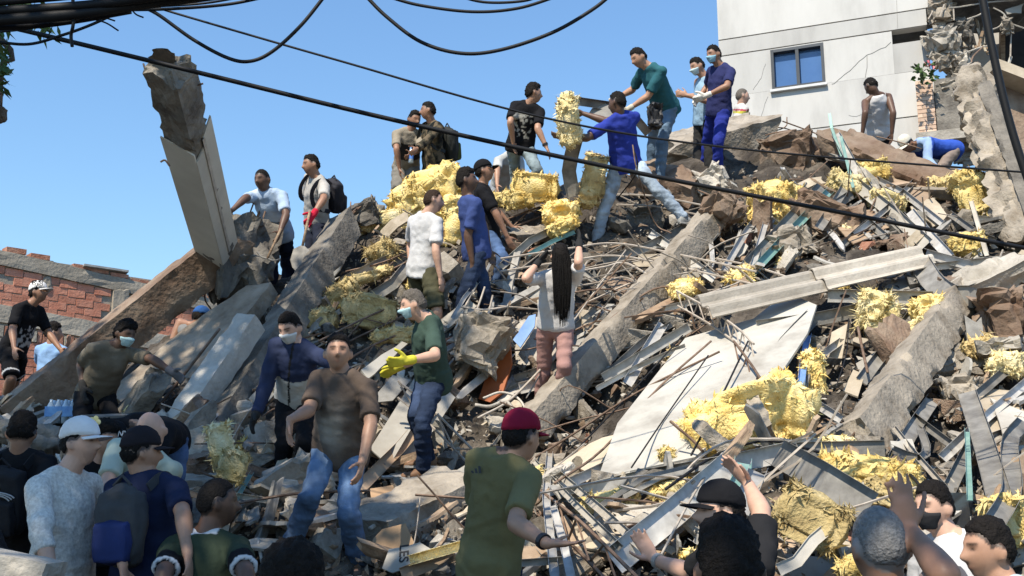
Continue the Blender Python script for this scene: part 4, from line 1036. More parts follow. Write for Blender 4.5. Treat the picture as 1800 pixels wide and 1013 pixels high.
BD = [[mesh_of('board_scrap', *board_mesh(300 + 50 * j + i, 1, w_, t_), m_) for i in range(6)] for j, (m_, w_, t_) in enumerate(
    [(M_panel, .42, .035), (M_cream, .35, .035), (M_grey, .3, .03), (M_wood, .10, .05), (M_zincd, .10, .03), (M_zinc, .09, .03), (M_tan, .3, .03)])]
bk = [('plaster_scrap', 'white plasterboard scrap', 'plasterboard', 'white plasterboard scraps', 90, (.10, .42)),
      ('board_scrap', 'cream board scrap', 'board', 'cream board scraps', 110, (.10, .42)),
      ('board_scrap', 'grey board scrap', 'board', 'grey board scraps', 70, (.12, .5)),
      ('wood_splinter', 'splintered brown timber', 'timber', 'timber splinters', 70, (.2, .9)),
      ('metal_strip', 'dull metal strip', 'metal strip', 'dull metal strips', 70, (.25, 1.0)),
      ('metal_strip', 'bright metal strip', 'metal strip', 'bright metal strips', 45, (.25, .95)),
      ('board_scrap', 'tan board scrap', 'board', 'tan board scraps', 70, (.12, .45))]
for j, (nm, lab, cat_, grp, n_, (l0, l1)) in enumerate(bk):
    for i in range(n_):
        x, y = sample(rg); p = at(x, y, .02); L = l0 + (l1 - l0) * rg.random() ** 1.8
        a, b, n = frame_at(p, rg, .55)
        if j in (3, 4, 5):       # long pieces lie mostly up and down the slope, lower left to upper right
            dd = nrm(np.array([.6, .65, .5]) + rg.normal(0, .45, 3)); a = nrm(dd - n * dd.dot(n) * .7); b = nrm(np.cross(n, a)); n = np.cross(a, b)
        place(nm, BD[j][i % 6], p + n * .05 + np.array([0, 0, .04]), a, b, n, (L, L if j in (0, 1, 2, 6) else min(L, .8), min(1, L * 2)), ('long ' if L > (l0 + l1) / 2 else 'short ') + lab + ' ' + where(x, y), cat_, grp)
# slab fragments with broken edges
SF = []
for j, m_ in enumerate((M_conc, M_concd, M_concb, M_concw)):
    for i in range(4):
        b_ = roughbox((-.5, 0, 0), (.5, 0, 0), .45 + .1 * i, .16 + .04 * (i % 2), (0, 0, 1), .07, (.12, .12), .035, .10); SF.append((mesh_of('slab_fragment', b_.arr(), b_.F, m_, 'auto'), j))
for i in range(112):
    x, y = sample(rg)
    if i >= 84: x = rg.uniform(1830, 2200) if i % 4 else rg.uniform(-300, -20); y = rg.uniform(500, 1000)
    p = at(x, y, .03); me_, j = SF[i % 16]; a, b, n = frame_at(p, rg, .55); s = (.28 + .6 * rg.random() ** 1.5) * min(1, p[1] / 10)
    nm = ('grey', 'dark', 'brown-stained', 'pale')[j]
    place('slab_fragment', me_, p + np.array([0, 0, .03]), a, b, n, (s, s * rg.uniform(.6, 1), s * rg.uniform(.7, 1.2)), ('big ' if s > .4 else 'little ') + nm + ' slab fragment ' + where(x, y), 'slab', nm + ' slab fragments')
# long bent framing studs
for i in range(46):
    x = rg.uniform(900, 1800); y = rg.uniform(330, 980)
    if y < np.interp(x, TOPX, TOPY) + 20 or in_poly(x, y, WPX): continue
    dx, dy = (rg.uniform(30, 85), -rg.uniform(10, 75)) if rg.random() < .72 else (rg.uniform(30, 85), rg.uniform(10, 60))
    pts = [(x - dx, y - dy, rg.uniform(.1, .3)), (x + rg.uniform(-8, 8), y + rg.uniform(-8, 8), rg.uniform(.15, .35)), (x + dx, y + dy, rg.uniform(.1, .3))]
    if any(q[1] < np.interp(q[0], TOPX, TOPY) + 5 or q[1] > 1000 for q in pts): continue
    br = i % 2
    stud(pts, rg.uniform(.05, .11), .04, M_zinc if br else M_zincd, ('bright' if br else 'dull') + ' framing stud ' + where(x, y), k=2, group='bright framing studs' if br else 'dull framing studs')
# tangled rods in the middle of the heap
for i in range(70):
    x = rg.uniform(860, 1420); y = rg.uniform(430, 600) if i < 40 else rg.uniform(600, 960); 
    if in_poly(x, y, WPX): continue
    p = at(x, y, .25); d = nrm(np.array([1, rg.uniform(-.5, .5), rg.uniform(-.35, .45)]) + rg.normal(0, .3, 3)); L = rg.uniform(.5, 1.7)
    q = [p - d * L * .5 + rg.normal(0, .08, 3), p - d * L * .15 + rg.normal(0, .07, 3), p + d * L * .2 + rg.normal(0, .07, 3), p + d * L * .5 + rg.normal(0, .1, 3)]
    MB().tube(catmull(q, 4), rg.uniform(.006, .010), 4).build('tangled_rod', M_rebarp if i % 3 else M_rebar, label=('dusty' if i % 3 else 'rust-brown') + (' long' if L > 1.1 else ' short') + ' tangled rod ' + where(x, y), cat='rebar', group='dusty tangled rods' if i % 3 else 'rusty tangled rods')
# loose bent rods
for i in range(110):
    x, y = sample(rg); p = at(x, y, .05); d = nrm(np.array([.5, .3, .35]) * rg.choice([-1, 1]) + rg.normal(0, .6, 3)); L = rg.uniform(.3, 1.1)
    b = rg.normal(0, .18, 3) * L; q = [p - d * L * .5, p + b * .4 + np.array([0, 0, .06]), p + d * L * .5 + b]
    MB().tube(catmull(q, 4), rg.uniform(.005, .010), 4).build('bent_rod', M_rebar if i % 2 else M_rebarp, label=('rusty' if i % 2 else 'dust-covered') + (' long' if L > .7 else ' short') + ' bent rod ' + where(x, y),
        cat='rebar', group='rusty loose rods' if i % 2 else 'dusty loose rods')
# small wool scraps
for i in range(46):
    x, y = sample(rg)
    if x < 620 and rg.random() < .6: continue
    wool(x, y, rg.uniform(12, 34), rg.uniform(8, 20), rg.uniform(-40, 40), .1, ['bright', 'pale', 'dusty'][i % 3] + ' torn wool tuft ' + where(x, y), [M_ins, M_insp, M_insd][i % 3], .1, sub=3, tuft=40, group='small wool tufts')
# crumbs: uncountable
def crumbs(name, n_, m_, s0, s1, seed, flat=1.0):
    rg = np.random.default_rng(seed); Vs = []; Fs = []; k = 0
    base = [chunk_mesh(seed + i, 7, flat) for i in range(6)]
    xs = rg.uniform(-380, 2300, n_); ys = rg.uniform(300, 1030, n_)
    for x, y in zip(xs, ys):
        if y < np.interp(x, TOPX, TOPY) + 3 or in_poly(x, y, WPX): continue
        p = FASTAT(x, y)
        if p is None: continue
        V, F = base[int(rg.integers(6))]; s = s0 + (s1 - s0) * rg.random() ** 3
        a = nrm(rg.normal(0, 1, 3)); b = nrm(np.cross(a, rg.normal(0, 1, 3))); c = np.cross(a, b)
        Vs.append(p + (V[:, :1] * a * rg.uniform(.8, 2.2) + V[:, 1:2] * b + V[:, 2:] * c) * s + [0, 0, .015]); Fs += [tuple(i + k for i in f) for f in F]; k += len(V)
    o = link(name, mesh_of(name, np.concatenate(Vs), Fs, m_)); tag(o, kind='stuff'); return o
# depth map on a coarse picture grid for speed
_gx = np.arange(-400, 2330, 26); _gy = np.arange(260, 1070, 26)
_DM = np.array([[depth(x, y, np.nan) for x in _gx] for y in _gy])
def FASTAT(x, y):
    i = (x + 400) / 26; j = (y - 260) / 26; i0, j0 = int(i), int(j)
    if i0 < 0 or j0 < 0 or i0 + 1 >= len(_gx) or j0 + 1 >= len(_gy): return None
    q = _DM[j0:j0 + 2, i0:i0 + 2]
    if np.isnan(q).any(): return None
    fi, fj = i - i0, j - j0
    Y = (q[0, 0] * (1 - fi) + q[0, 1] * fi) * (1 - fj) + (q[1, 0] * (1 - fi) + q[1, 1] * fi) * fj
    return P(x, y, Y)
tag(crumbs('concrete_crumbs', 9000, M_conc, .012, .06, 900), 'grey crumbs of concrete covering the heap', 'rubble')
tag(crumbs('plaster_crumbs', 4200, M_panel, .010, .05, 930, .3), 'white flakes of plaster covering the heap', 'rubble')
tag(crumbs('dark_crumbs', 2600, M_concb, .015, .07, 960), 'brown crumbs of earth and brick covering the heap', 'rubble')
tag(crumbs('splinter_crumbs', 1500, M_wood, .015, .07, 990, .25), 'splinters of timber strewn over the heap', 'splinters')
# ================================================================ people
NS = 16
_th = np.linspace(0, 2 * math.pi, NS, endpoint=False)
def ringp(c, x, y, a, b):
    return np.asarray(c) + np.cos(_th)[:, None] * a * np.asarray(x) + np.sin(_th)[:, None] * b * np.asarray(y)
def perp(t, hint=(0.3, 0.2, .93)):
    a = np.cross(t, hint)
    if np.linalg.norm(a) < .1: a = np.cross(t, (1, 0, 0))
    a = nrm(a); return a, np.cross(t, a)
def capsule(mb, A, B, r0, r1, bulge=0.0, bt=.35, ends=(True, True)):
    A, B = np.asarray(A, float), np.asarray(B, float); L = np.linalg.norm(B - A)
    if L < 1e-4: return
    t = (B - A) / L; a, b = perp(t); R = []
    if ends[0]:
        for q in (.95, .6): R.append(ringp(A - t * r0 * q, a, b, r0 * math.sqrt(1 - q * q), r0 * math.sqrt(1 - q * q)))
    for s in np.linspace(0, 1, 7):
        r = r0 + (r1 - r0) * s + bulge * math.exp(-((s - bt) / .25) ** 2); R.append(ringp(A + t * L * s, a, b, r, r))
    if ends[1]:
        for q in (.6, .95): R.append(ringp(B + t * r1 * q, a, b, r1 * math.sqrt(1 - q * q), r1 * math.sqrt(1 - q * q)))
    mb.loft(R)
def ball(mb, c, r): 
    V, F = ICO[2]; mb.add(np.asarray(c) + V * r, F)
def ell(mb, c, X, Y, Z):
    V, F = ICO[3]; mb.add(np.asarray(c) + V[:, :1] * X + V[:, 1:2] * Y + V[:, 2:] * Z, F)
# head surface in head space: x left, y forward, z up
HLA, HLO = 34, 48
def head_dirs():
    D = [(0, 0, 1)]
    for i in range(1, HLA):
        th = math.pi * i / HLA
        for j in range(HLO):
            ph = 2 * math.pi * j / HLO; D.append((math.sin(th) * math.cos(ph), math.sin(th) * math.sin(ph), math.cos(th)))
    D.append((0, 0, -1)); D = np.array(D); F = []
    for j in range(HLO): F.append((0, 1 + j, 1 + (j + 1) % HLO))
    for i in range(HLA - 2):
        for j in range(HLO):
            a = 1 + i * HLO + j; b = 1 + i * HLO + (j + 1) % HLO; F.append((a, a + HLO, b + HLO, b))
    l = len(D) - 1; k = 1 + (HLA - 2) * HLO
    for j in range(HLO): F.append((l, k + (j + 1) % HLO, k + j))
    return D, F
HD, HF = head_dirs()
def gs(x, c, s): return np.exp(-((x - c) / s) ** 2)
def head_local():
    p = HD * np.array([.076, .097, .119]); x, y, z = p.T.copy(); f = np.clip(HD[:, 1] * 3, 0, 1)
    s = np.clip((-z - .015) / .1, 0, 1)
    x = x * (1 - .30 * s ** 1.3); y = np.where(y < 0, y * (1.03 - .45 * s), y * (.97 + .05 * s))
    y = y + f * (.030 * gs(x, 0, .014) * gs(z, -.026, .015) + .015 * gs(x, 0, .012) * gs(z, -.004, .018))
    y = y - f * (.011 * (gs(x, .031, .015) + gs(x, -.031, .015)) * gs(z, .010, .012))
    y = y + f * (.005 * gs(x, 0, .05) * gs(z, .029, .010) + .006 * gs(x, 0, .022) * gs(z, -.060, .011) - .004 * gs(x, 0, .02) * gs(z, -.047, .006)
                 + .009 * gs(x, 0, .024) * gs(z, -.096, .018))
    return np.stack([x, y, z], 1)
HP = head_local()
HN = nrm_rows(HP / np.array([.076, .097, .119]) ** 2)
def sstep(a, b, x):
    t = np.clip((x - a) / (b - a), 0, 1); return t * t * (3 - 2 * t)
def hair_field(p, style):
    x, y, z = p.T
    line = np.interp(y, [-.11, -.06, -.03, -.022, .026, .046, .06, .10], [-.075, -.062, -.040, .006, .010, .046, .056, .064])
    line = line + .006 * vnoise(p * 90, 2) + .004 * vnoise(p * 210, 3)
    if style == 'bald': line = line + .2
    if style == 'long': line = np.where(y > .02, line, -.09)
    return z - line
SKIN = {'L': (.58, .35, .25), 'M': (.40, .225, .145), 'T': (.30, .16, .10), 'D': (.12, .065, .042)}
HAIRC = {'k': (.012, .010, .009), 'b': (.035, .022, .015), 'g': (.20, .19, .18), 's': (.12, .105, .09)}

def solve(Pp, px, py, L, s):
    """point on the sight line through (px,py) at distance L from Pp; s<0 nearer, s>0 farther"""
    d = nrm(ray(px, py)); o = np.asarray(Pp) - C0; b = d.dot(o); disc = b * b - (o.dot(o) - L * L)
    t = b if disc <= 0 or s == 0 else b + math.copysign(math.sqrt(disc), s)
    Q = C0 + d * t
    v = Q - Pp; l = np.linalg.norm(v)
    if l > L * 1.08: Q = Pp + v / l * L * 1.08
    elif s == 0 and l < L * .8 and l > 1e-6: Q = Q            # foreshortened: keep
    return Q
PENDING = []     # temp objects to voxel-remesh in one go
def remesh_tmp(mb, vox, smooth_it, key):
    me = mesh_of('tmp', mb.arr(), mb.F)
    o = bpy.data.objects.new('tmp_remesh', me); COL.objects.link(o)
    m = o.modifiers.new('r', 'REMESH'); m.mode = 'VOXEL'; m.voxel_size = vox; m.use_smooth_shade = True
    if smooth_it:
        m2 = o.modifiers.new('s', 'SMOOTH'); m2.factor = .5; m2.iterations = smooth_it
    PENDING.append((o, key))
def hand(mb, wr, d, nrmv, k, curl, side, grow=0.0, spread=1.0):
    """palm, four fingers and a thumb; d along the hand, nrmv out of the palm, side=+1/-1 thumb side"""
    d = nrm(d); n = nrm(nrmv - d * np.dot(nrmv, d)); s = np.cross(d, n) * side
    R = []
    for (l, w, t) in ((-.02, .024, .020), (.01, .027, .019), (.045, .038, .017), (.085, .040, .014), (.095, .034, .010)):
        R.append(ringp(wr + d * l * k, s, n, (w + grow) * k, (t + grow) * k))
    mb.loft(R)
    for i, (L, r) in enumerate(((.070, .0092), (.080, .0095), (.073, .0092), (.058, .0082))):
        p = wr + d * .085 * k + s * (.030 - .020 * i) * k; a = math.radians(curl * (.35 + .06 * i)); dr = nrm(d + s * (.09 - .06 * i) * spread)
        for j, f in enumerate((.45, .32, .26)):
            c_, s_ = math.cos(a), math.sin(a); nd = nrm(dr * c_ + n * s_); n2 = nrm(n - nd * n.dot(nd))
            q = p + nd * L * f * k; capsule(mb, p, q, (r + grow - .0006 * j) * k, (r + grow - .0012 - .0006 * j) * k); p = q; dr = nd
            a = math.radians(curl * .5)
    p = wr + d * .022 * k + s * .028 * k; dr = nrm(d * .62 + s * .70 + n * (.25 + curl * .006))
    for L, r in ((.042, .0125), (.034, .0105), (.026, .0090)):
        q = p + dr * L * k; capsule(mb, p, q, (r + grow) * k, (r + grow - .001) * k); p = q; dr = nrm(dr + d * .35 + n * .1)

PEOPLE = {}
def person(key, label, Y, yaw, head, neck, pel, la=None, ra=None, ll=None, rl=None, k=1.0, skin='M', hair='k', hs='short', shirt=(.3, .3, .3), sleeve='short',
           pants=(.03, .035, .05), plen='long', shoe=(.03, .03, .03), cap=None, mask=None, glove=None, pat=None, fat=1.0, collar=None, denim=False,
           curl=(28, 28), beard=.25, hdir=(None, None), near=False, group=None, palm=(None, None), lookup=0, nosleeve=False, feet=None, capyaw=0, tuck=False, ppat=None, fabric=None):
    F_ = np.array([math.sin(math.radians(yaw)), -math.cos(math.radians(yaw)), 0]); Lf = np.array([math.cos(math.radians(yaw)), math.sin(math.radians(yaw)), 0])
    Pv = P(pel[0], pel[1], Y)
    N_ = solve(Pv, neck[0], neck[1], .52 * k, neck[2] if len(neck) > 2 else -.01)
    U = nrm(N_ - Pv); N_ = Pv + U * .52 * k
    Lx = nrm(Lf - U * Lf.dot(U)); Fx = np.cross(U, Lx) * -1
    if Fx.dot(F_) < 0 and abs(U[2]) > .3: Fx = -Fx
    Fx = nrm(np.cross(Lx, U)) if np.dot(np.cross(Lx, U), Fx) > 0 else -nrm(np.cross(Lx, U))
    Hc = solve(N_, head[0], head[1], .158 * k, head[4] if len(head) > 4 else 0)
    v = Hc - N_; l = np.linalg.norm(v); Hc = N_ + v / l * np.clip(l, .13 * k, .168 * k)
    hy, hp = math.radians(head[2]), math.radians(head[3] if len(head) > 3 else 0)
    hf = np.array([math.sin(hy) * math.cos(hp), -math.cos(hy) * math.cos(hp), -math.sin(hp)]); hl = np.array([math.cos(hy), math.sin(hy), 0]); hu = nrm(np.cross(hl, hf)); hu = hu if hu[2] > 0 else -hu
    tor = lambda t, l=0, f=0: Pv + U * t * .52 * k + Lx * l * k + Fx * f * k
    J = dict(pel=Pv, neck=N_, head=Hc)
    SH, EL, WR, HI, KN, AN = {}, {}, {}, {}, {}, {}
    for sd, sg, arm, leg in (('l', 1, la, ll), ('r', -1, ra, rl)):
        sh = tor(.885, sg * .168); SH[sd] = sh
        if arm is None:
            e = sh + nrm(np.array([0, 0, -1]) + Lx * sg * .16 - Fx * .05) * .29 * k; w = e + nrm(np.array([0, 0, -1]) + Fx * .25) * .25 * k
        else:
            e = solve(sh, arm[0], arm[1], .295 * k, arm[2]); w = solve(e, arm[3], arm[4], .25 * k, arm[5])
        EL[sd], WR[sd] = e, w
        hi = tor(-.02, sg * .09); HI[sd] = hi
        if leg is None:
            kn = hi + np.array([0, 0, -.43 * k]) + Lx * sg * .03 + F_ * .03; an = kn + np.array([0, 0, -.41 * k]) - F_ * .03
        else:
            kn = solve(hi, leg[0], leg[1], .43 * k, leg[2]); an = solve(kn, leg[3], leg[4], .41 * k, leg[5])
        KN[sd], AN[sd] = kn, an
    base = np.array([(AN['l'][0] + AN['r'][0]) / 2, (AN['l'][1] + AN['r'][1]) / 2, min(AN['l'][2], AN['r'][2]) - .08 * k])
    root = empty('person', base); tag(root, label, 'person', group)
    # ---------------- body
    mb = MB()
    TR = [(-.20, .08, .065, 0), (-.10, .135, .092, -.01), (.04, .142, .098, -.012), (.22, .130, .088, 0), (.45, .130, .090, .004), (.66, .142, .096, .004), (.80, .145, .090, 0), (.92, .112, .075, -.008), (1.0, .064, .064, -.006)]
    mb.loft([ringp(tor(t, 0, f), Lx, Fx, a * k * (.5 + .5 * fat), b * k * fat) for t, a, b, f in TR])
    capsule(mb, tor(.95, 0, -.006), Hc - hu * .055 * k - hf * .012 * k, .062 * k, .057 * k)
    HV = Hc + (HP[:, :1] * hl + HP[:, 1:2] * hf + HP[:, 2:] * hu) * k; mb.add(HV, HF)
    for sg in (-1, 1): ell(mb, Hc + (hl * sg * .080 - hf * .008 - hu * .006) * k, hl * .013 * k, hf * .020 * k - hl * sg * .010, hu * .033 * k)
    HB = {}
    for i, (sd, sg) in enumerate((('l', 1), ('r', -1))):
        sh, e, w = SH[sd], EL[sd], WR[sd]
        ball(mb, sh, .054 * k); capsule(mb, tor(.84, sg * .09), sh, .062 * k, .05 * k); capsule(mb, sh, tor(1.02, sg * .03, -.01), .045 * k, .045 * k)
        capsule(mb, sh, e, .051 * k, .041 * k, .004); capsule(mb, e, w, .041 * k, .0265 * k, .006, .25)
        d = nrm(w - e) if hdir[i] is None else nrm(nrm(P(hdir[i][0], hdir[i][1], w[1] + (hdir[i][2] if len(hdir[i]) > 2 else 0)) - w))
        nv = (-Lx * sg if abs(np.dot(d, Lx)) < .8 else Fx) if palm[i] is None else np.asarray(palm[i], float)
        n_ = nrm(nv - d * np.dot(nv, d)); sthumb = 1 if np.dot(np.cross(d, n_), Fx + U * .5) > 0 else -1
        HB[sd] = (w, d, nv, sthumb); hand(mb, w, d, nv, k, curl[i], sthumb)
        kn, an = KN[sd], AN[sd]
        lk = k * (.84 if plen == 'long' else 1); capsule(mb, HI[sd], kn, .076 * lk, .054 * lk, .004); capsule(mb, kn, an, .054 * lk, .037 * lk, .012 * (plen == 'short'), .3)
        ft = F_ if feet is None else np.array([math.sin(math.radians(feet[i])), -math.cos(math.radians(feet[i])), 0])
        capsule(mb, an - ft * .04 * k - [0, 0, .035 * k], an + ft * .15 * k - [0, 0, .05 * k], .034 * k, .028 * k)
    vox = .0074 if near == 2 else .0088 if near else .0115
    sk = np.array(SKIN[skin]); hc = np.array(HAIRC[hair])
    remesh_tmp(mb, vox, 1, dict(kind='body', root=root, Hc=Hc, ax=(hl, hf, hu), k=k, sk=sk, hc=hc, hs=hs, beard=beard, arms=[(EL[s_], WR[s_], WR[s_] + HB[s_][1] * .2) for s_ in 'lr']))
    # ---------------- shirt
    def col_shirt(V):
        r = V - Pv; v = r @ U / (.52 * k); l = r @ Lx / k; f = r @ Fx / k
        c = np.tile(np.array(shirt), (len(V), 1)).astype(float)
        if pat: c = pat(c, v, l, f, V, dict(SH=SH, EL=EL, WR=WR, k=k))
        return c
    mb = MB(); e_ = .014
    hem = -.04 if tuck else -.18
    TS = [(hem, .182, .140, -.006), (hem * .5, .184, .142, -.008), (.04, .184, .142, -.008), (.24, .174, .130, .004), (.45, .166, .126, .006), (.66, .170, .124, .006), (.80, .168, .114, .0), (.90, .140, .098, -.008), (.975, .098, .086, -.010), (1.03, .078, .076, -.012)]
    mb.loft([ringp(tor(t, 0, f), Lx, Fx, a * k * (.5 + .5 * fat), b * k * (1 + (fat - 1) * 1.3)) for t, a, b, f in TS])
    if collar is not None:
        mb.loft([ringp(tor(.95, 0, -.006), Lx, Fx, .088 * k, .086 * k), ringp(tor(1.02, 0, -.008), Lx, Fx, .072 * k, .072 * k), ringp(tor(1.06, 0, -.010), Lx, Fx, .066 * k, .066 * k)])
    for sd, sg in (('l', 1), ('r', -1)):
        sh, e, w = SH[sd], EL[sd], WR[sd]
        if sleeve == 'none': capsule(mb, tor(.80, sg * .08), tor(.95, sg * .09), .07 * k, .05 * k); continue
        ball(mb, sh + U * .004, .066 * k); capsule(mb, tor(.82, sg * .09), sh, .080 * k, .064 * k); capsule(mb, sh, tor(1.0, sg * .045, -.012), .060 * k, .054 * k)
        if sleeve == 'short': capsule(mb, sh, sh + (e - sh) * .80, .063 * k, .065 * k, .0, ends=(True, False))
        else:
            capsule(mb, sh, e, .066 * k, .058 * k); capsule(mb, e, e + (w - e) * (.35 if sleeve == 'rolled' else .97), .057 * k, .052 * k if sleeve == 'rolled' else .042 * k, ends=(True, False))
    remesh_tmp(mb, .0125 if near else .016, 3, dict(kind='cloth', name='shirt', root=root, col=col_shirt, mat=fabric or M_cloth, wr=.0085 * k, ax=(U, Lx)))
    # ---------------- trousers
    pc = np.array(pants)
    def col_pants(V):
        c = np.tile(pc, (len(V), 1)).astype(float)
        if denim:
            n_ = fbm(V * 6, 3, 3)[:, None]; c = c * (1 + .35 * n_)
            for sd in 'lr':
                m_ = (HI[sd] + KN[sd]) / 2; d2 = np.linalg.norm(V - m_ - F_ * .06, axis=1); c = c * (1 + .55 * np.exp(-(d2 / .16) ** 2)[:, None])
        if ppat: c = ppat(c, V, dict(HI=HI, KN=KN, AN=AN, k=k, Lx=Lx, Fx=F_))
        return c
    mb = MB()
    mb.loft([ringp(tor(t, 0, f), Lx, Fx, a * k * (.5 + .5 * fat), b * k * fat) for t, a, b, f in ((-.20, .10, .09, 0), (-.10, .162, .120, -.01), (.04, .164, .122, -.012), (.10, .158, .114, -.004), (.14, .154, .110, 0))])
    for sd in 'lr':
        hi, kn, an = HI[sd], KN[sd], AN[sd]
        if plen == 'short': capsule(mb, hi, hi + (kn - hi) * .95, .098 * k, .092 * k, ends=(True, False))
        else:
            capsule(mb, hi, kn, .091 * k, .067 * k); capsule(mb, kn, an + (an - kn) * .04, .068 * k, .060 * k, .004, .3, ends=(True, False))
    remesh_tmp(mb, .014 if near else .017, 3, dict(kind='cloth', name='trousers' if plen == 'long' else 'shorts', root=root, col=col_pants, mat=M_denim if denim else M_cloth, wr=.0125 * k, fr=24, ax=(np.array([0, 0, 1.]), Lx)))
    # ---------------- shoes
    for i, sd in enumerate('lr'):
        an = AN[sd]; ft = F_ if feet is None else np.array([math.sin(math.radians(feet[i])), -math.cos(math.radians(feet[i])), 0]); sdv = np.cross([0, 0, 1], ft); z = np.array([0, 0, 1.0])
        b0 = an - z * .080 * k; R = []
        for l, w, h in ((-.072, .022, .03), (-.062, .034, .052), (-.02, .038, .062), (.03, .040, .055), (.09, .045, .036), (.15, .043, .028), (.185, .026, .020), (.193, .010, .012)):
            R.append(ringp(b0 + ft * l * k + z * h * k, sdv, z, w * k, h * k))
        m2 = MB().loft(R); so = m2.build('shoe', mat('shoe_%d' % int(sum(shoe) * 1000), shoe, tuple(min(1, c * 1.3) for c in shoe), rough=.6), root, smooth=True)
        s2 = MB(); s2.box(b0 + ft * .06 * k + z * .012, ft * .13 * k, sdv * .040 * k, z * .010); s2.build('sole', mat('sole_grey', (.25, .24, .22), (.4, .39, .37)), so)
    # ---------------- hair, cap, mask, gloves
    def head_shell(name, field, thick, m_, colr, noise_amp=0.0, inner=-.014, nf=26, smooth=True, stepw=.010):
        d = inner + (thick - inner) * sstep(0, stepw, field)
        if noise_amp: d = d + noise_amp * fbm(HP * nf * 4, nseed(), 3) * sstep(0, stepw, field)
        V = HP + HN * d[:, None]
        V = Hc + (V[:, :1] * hl + V[:, 1:2] * hf + V[:, 2:] * hu) * k
        return obj(name, V, HF, m_, root, smooth, cols=np.tile(np.array(colr), (len(V), 1)))
    if hs not in ('bald',):
        th_ = {'short': .006, 'buzz': .003, 'mid': .012, 'afro': .022, 'long': .012}[hs]
        head_shell('hair', hair_field(HP, hs), th_ * (.75 + (1.7 if hs in ('short', 'mid') else .5) * sstep(.04, .11, HP[:, 2])), M_hair, hc, stepw=.010 if hs in ('long', 'afro') else .022, noise_amp={'short': .007, 'buzz': .0015, 'mid': .010, 'afro': .014, 'long': .003}[hs])
    if hs == 'long':
        m2 = MB(); rgx = np.random.default_rng(9); down = np.array([0, 0, -1.0]); back = nrm(-hf * [1, 1, 0])
        for i in range(230):
            a_ = rgx.uniform(-1, 1); h_ = rgx.uniform(-.03, .115); w_ = math.sqrt(max(.05, 1 - (h_ / .125) ** 2))
            p0 = Hc + (hu * h_ + hl * a_ * .070 * w_ + back * .085 * w_ * math.sqrt(1 - .6 * a_ * a_)) * k
            L_ = rgx.uniform(.42, .60) * (1 - .16 * abs(a_)); x1 = a_ * (.064 + .016 * rgx.random()); x2 = a_ * .052 + rgx.normal(0, .014)
            q1 = Hc + (hl * x1 * 1.15 + back * rgx.uniform(.10, .125) + down * .10) * k
            q2 = Hc + (hl * (x1 + x2) * .6 + back * rgx.uniform(.13, .16) + down * (.10 + L_ * .5)) * k
            q3 = Hc + (hl * x2 + back * rgx.uniform(.12, .16) + down * (.10 + L_)) * k
            m2.tube(catmull([p0, q1, q2, q3], 4), .011, 4, .0015)
        m2.build('long_hair', M_hair, root, True, cols=np.tile(hc * .35, (m2.n, 1)))
    if cap is not None:
        cy = math.radians(capyaw)
        x, y, z = HP.T
        co = head_shell('cap', z - (.030 - .12 * np.clip(-y, 0, .1)), .014 + .013 * sstep(.03, .10, z), M_cloth, cap, .002, -.02, smooth=True)
        n_ = 15; V = []; 
        for r in range(4):
            for j in range(n_):
                a_ = math.radians(-62 + 124 * j / (n_ - 1)); x_ = .088 * math.sin(a_); y_ = .100 * math.cos(a_); ext = (.075 * r / 3) * (math.cos(a_ * 1.25))
                V.append((x_, y_ + ext, .036 - .010 * (r / 3) - .012 * (x_ / .08) ** 2))
        V = np.array(V); V = np.concatenate([V, V - [0, 0, .005]]); m_ = 4 * n_; Ff = []
        for r in range(3):
            for j in range(n_ - 1):
                a_ = r * n_ + j; Ff += [(a_, a_ + 1, a_ + n_ + 1, a_ + n_), (m_ + a_, m_ + a_ + n_, m_ + a_ + n_ + 1, m_ + a_ + 1)]
        for j in range(n_ - 1): Ff.append((3 * n_ + j, 3 * n_ + j + 1, m_ + 3 * n_ + j + 1, m_ + 3 * n_ + j))
        W = Hc + (V[:, :1] * hl + V[:, 1:2] * hf + V[:, 2:] * hu) * k
        obj('visor', W, Ff, M_cloth, co, True, cols=np.tile(np.array(cap), (len(W), 1)))
    if mask is not None:
        x, y, z = HP.T
        fld = np.minimum(np.minimum(-.004 - z - np.abs(x) * .10, z + .098), (y - .028) * .8)
        mo = head_shell('face_mask', fld, .012, M_cloth, mask, .001, -.03, stepw=.006)
        for sg in (-1, 1):
            q = [Hc + (hl * sg * .058 + hf * .05 + hu * z_) * k for z_ in (-.03,)] + [Hc + (hl * sg * .082 - hf * .006 - hu * .002) * k]
            MB().tube(q, .002, 4).build('ear_loop', M_cloth, mo, cols=np.tile(np.array(mask), (8, 1)))
    if glove is not None:
        for i, sd in enumerate('lr'):
            if isinstance(glove, tuple) and len(glove) == 2 and glove[i] is None: continue
            gc = glove[i] if len(glove) == 2 else glove
            m2 = MB(); w, d, nv, st = HB[sd]; hand(m2, w, d, nv, k, curl[i], st, .0045); capsule(m2, w - nrm(d) * .05 * k, w + nrm(d) * .02, .036 * k, .034 * k)
            remesh_tmp(m2, .008, 1, dict(kind='cloth', name='glove', root=root, col=(lambda V, gc=gc: np.tile(np.array(gc, float), (len(V), 1))), mat=M_cloth, wr=.002, ax=(U, Lx)))
    PEOPLE[key] = dict(root=root, tor=tor, U=U, Lx=Lx, Fx=Fx, F=F_, Hc=Hc, hl=hl, hf=hf, hu=hu, SH=SH, EL=EL, WR=WR, HB=HB, AN=AN, HI=HI, KN=KN, k=k, base=base)
    return root
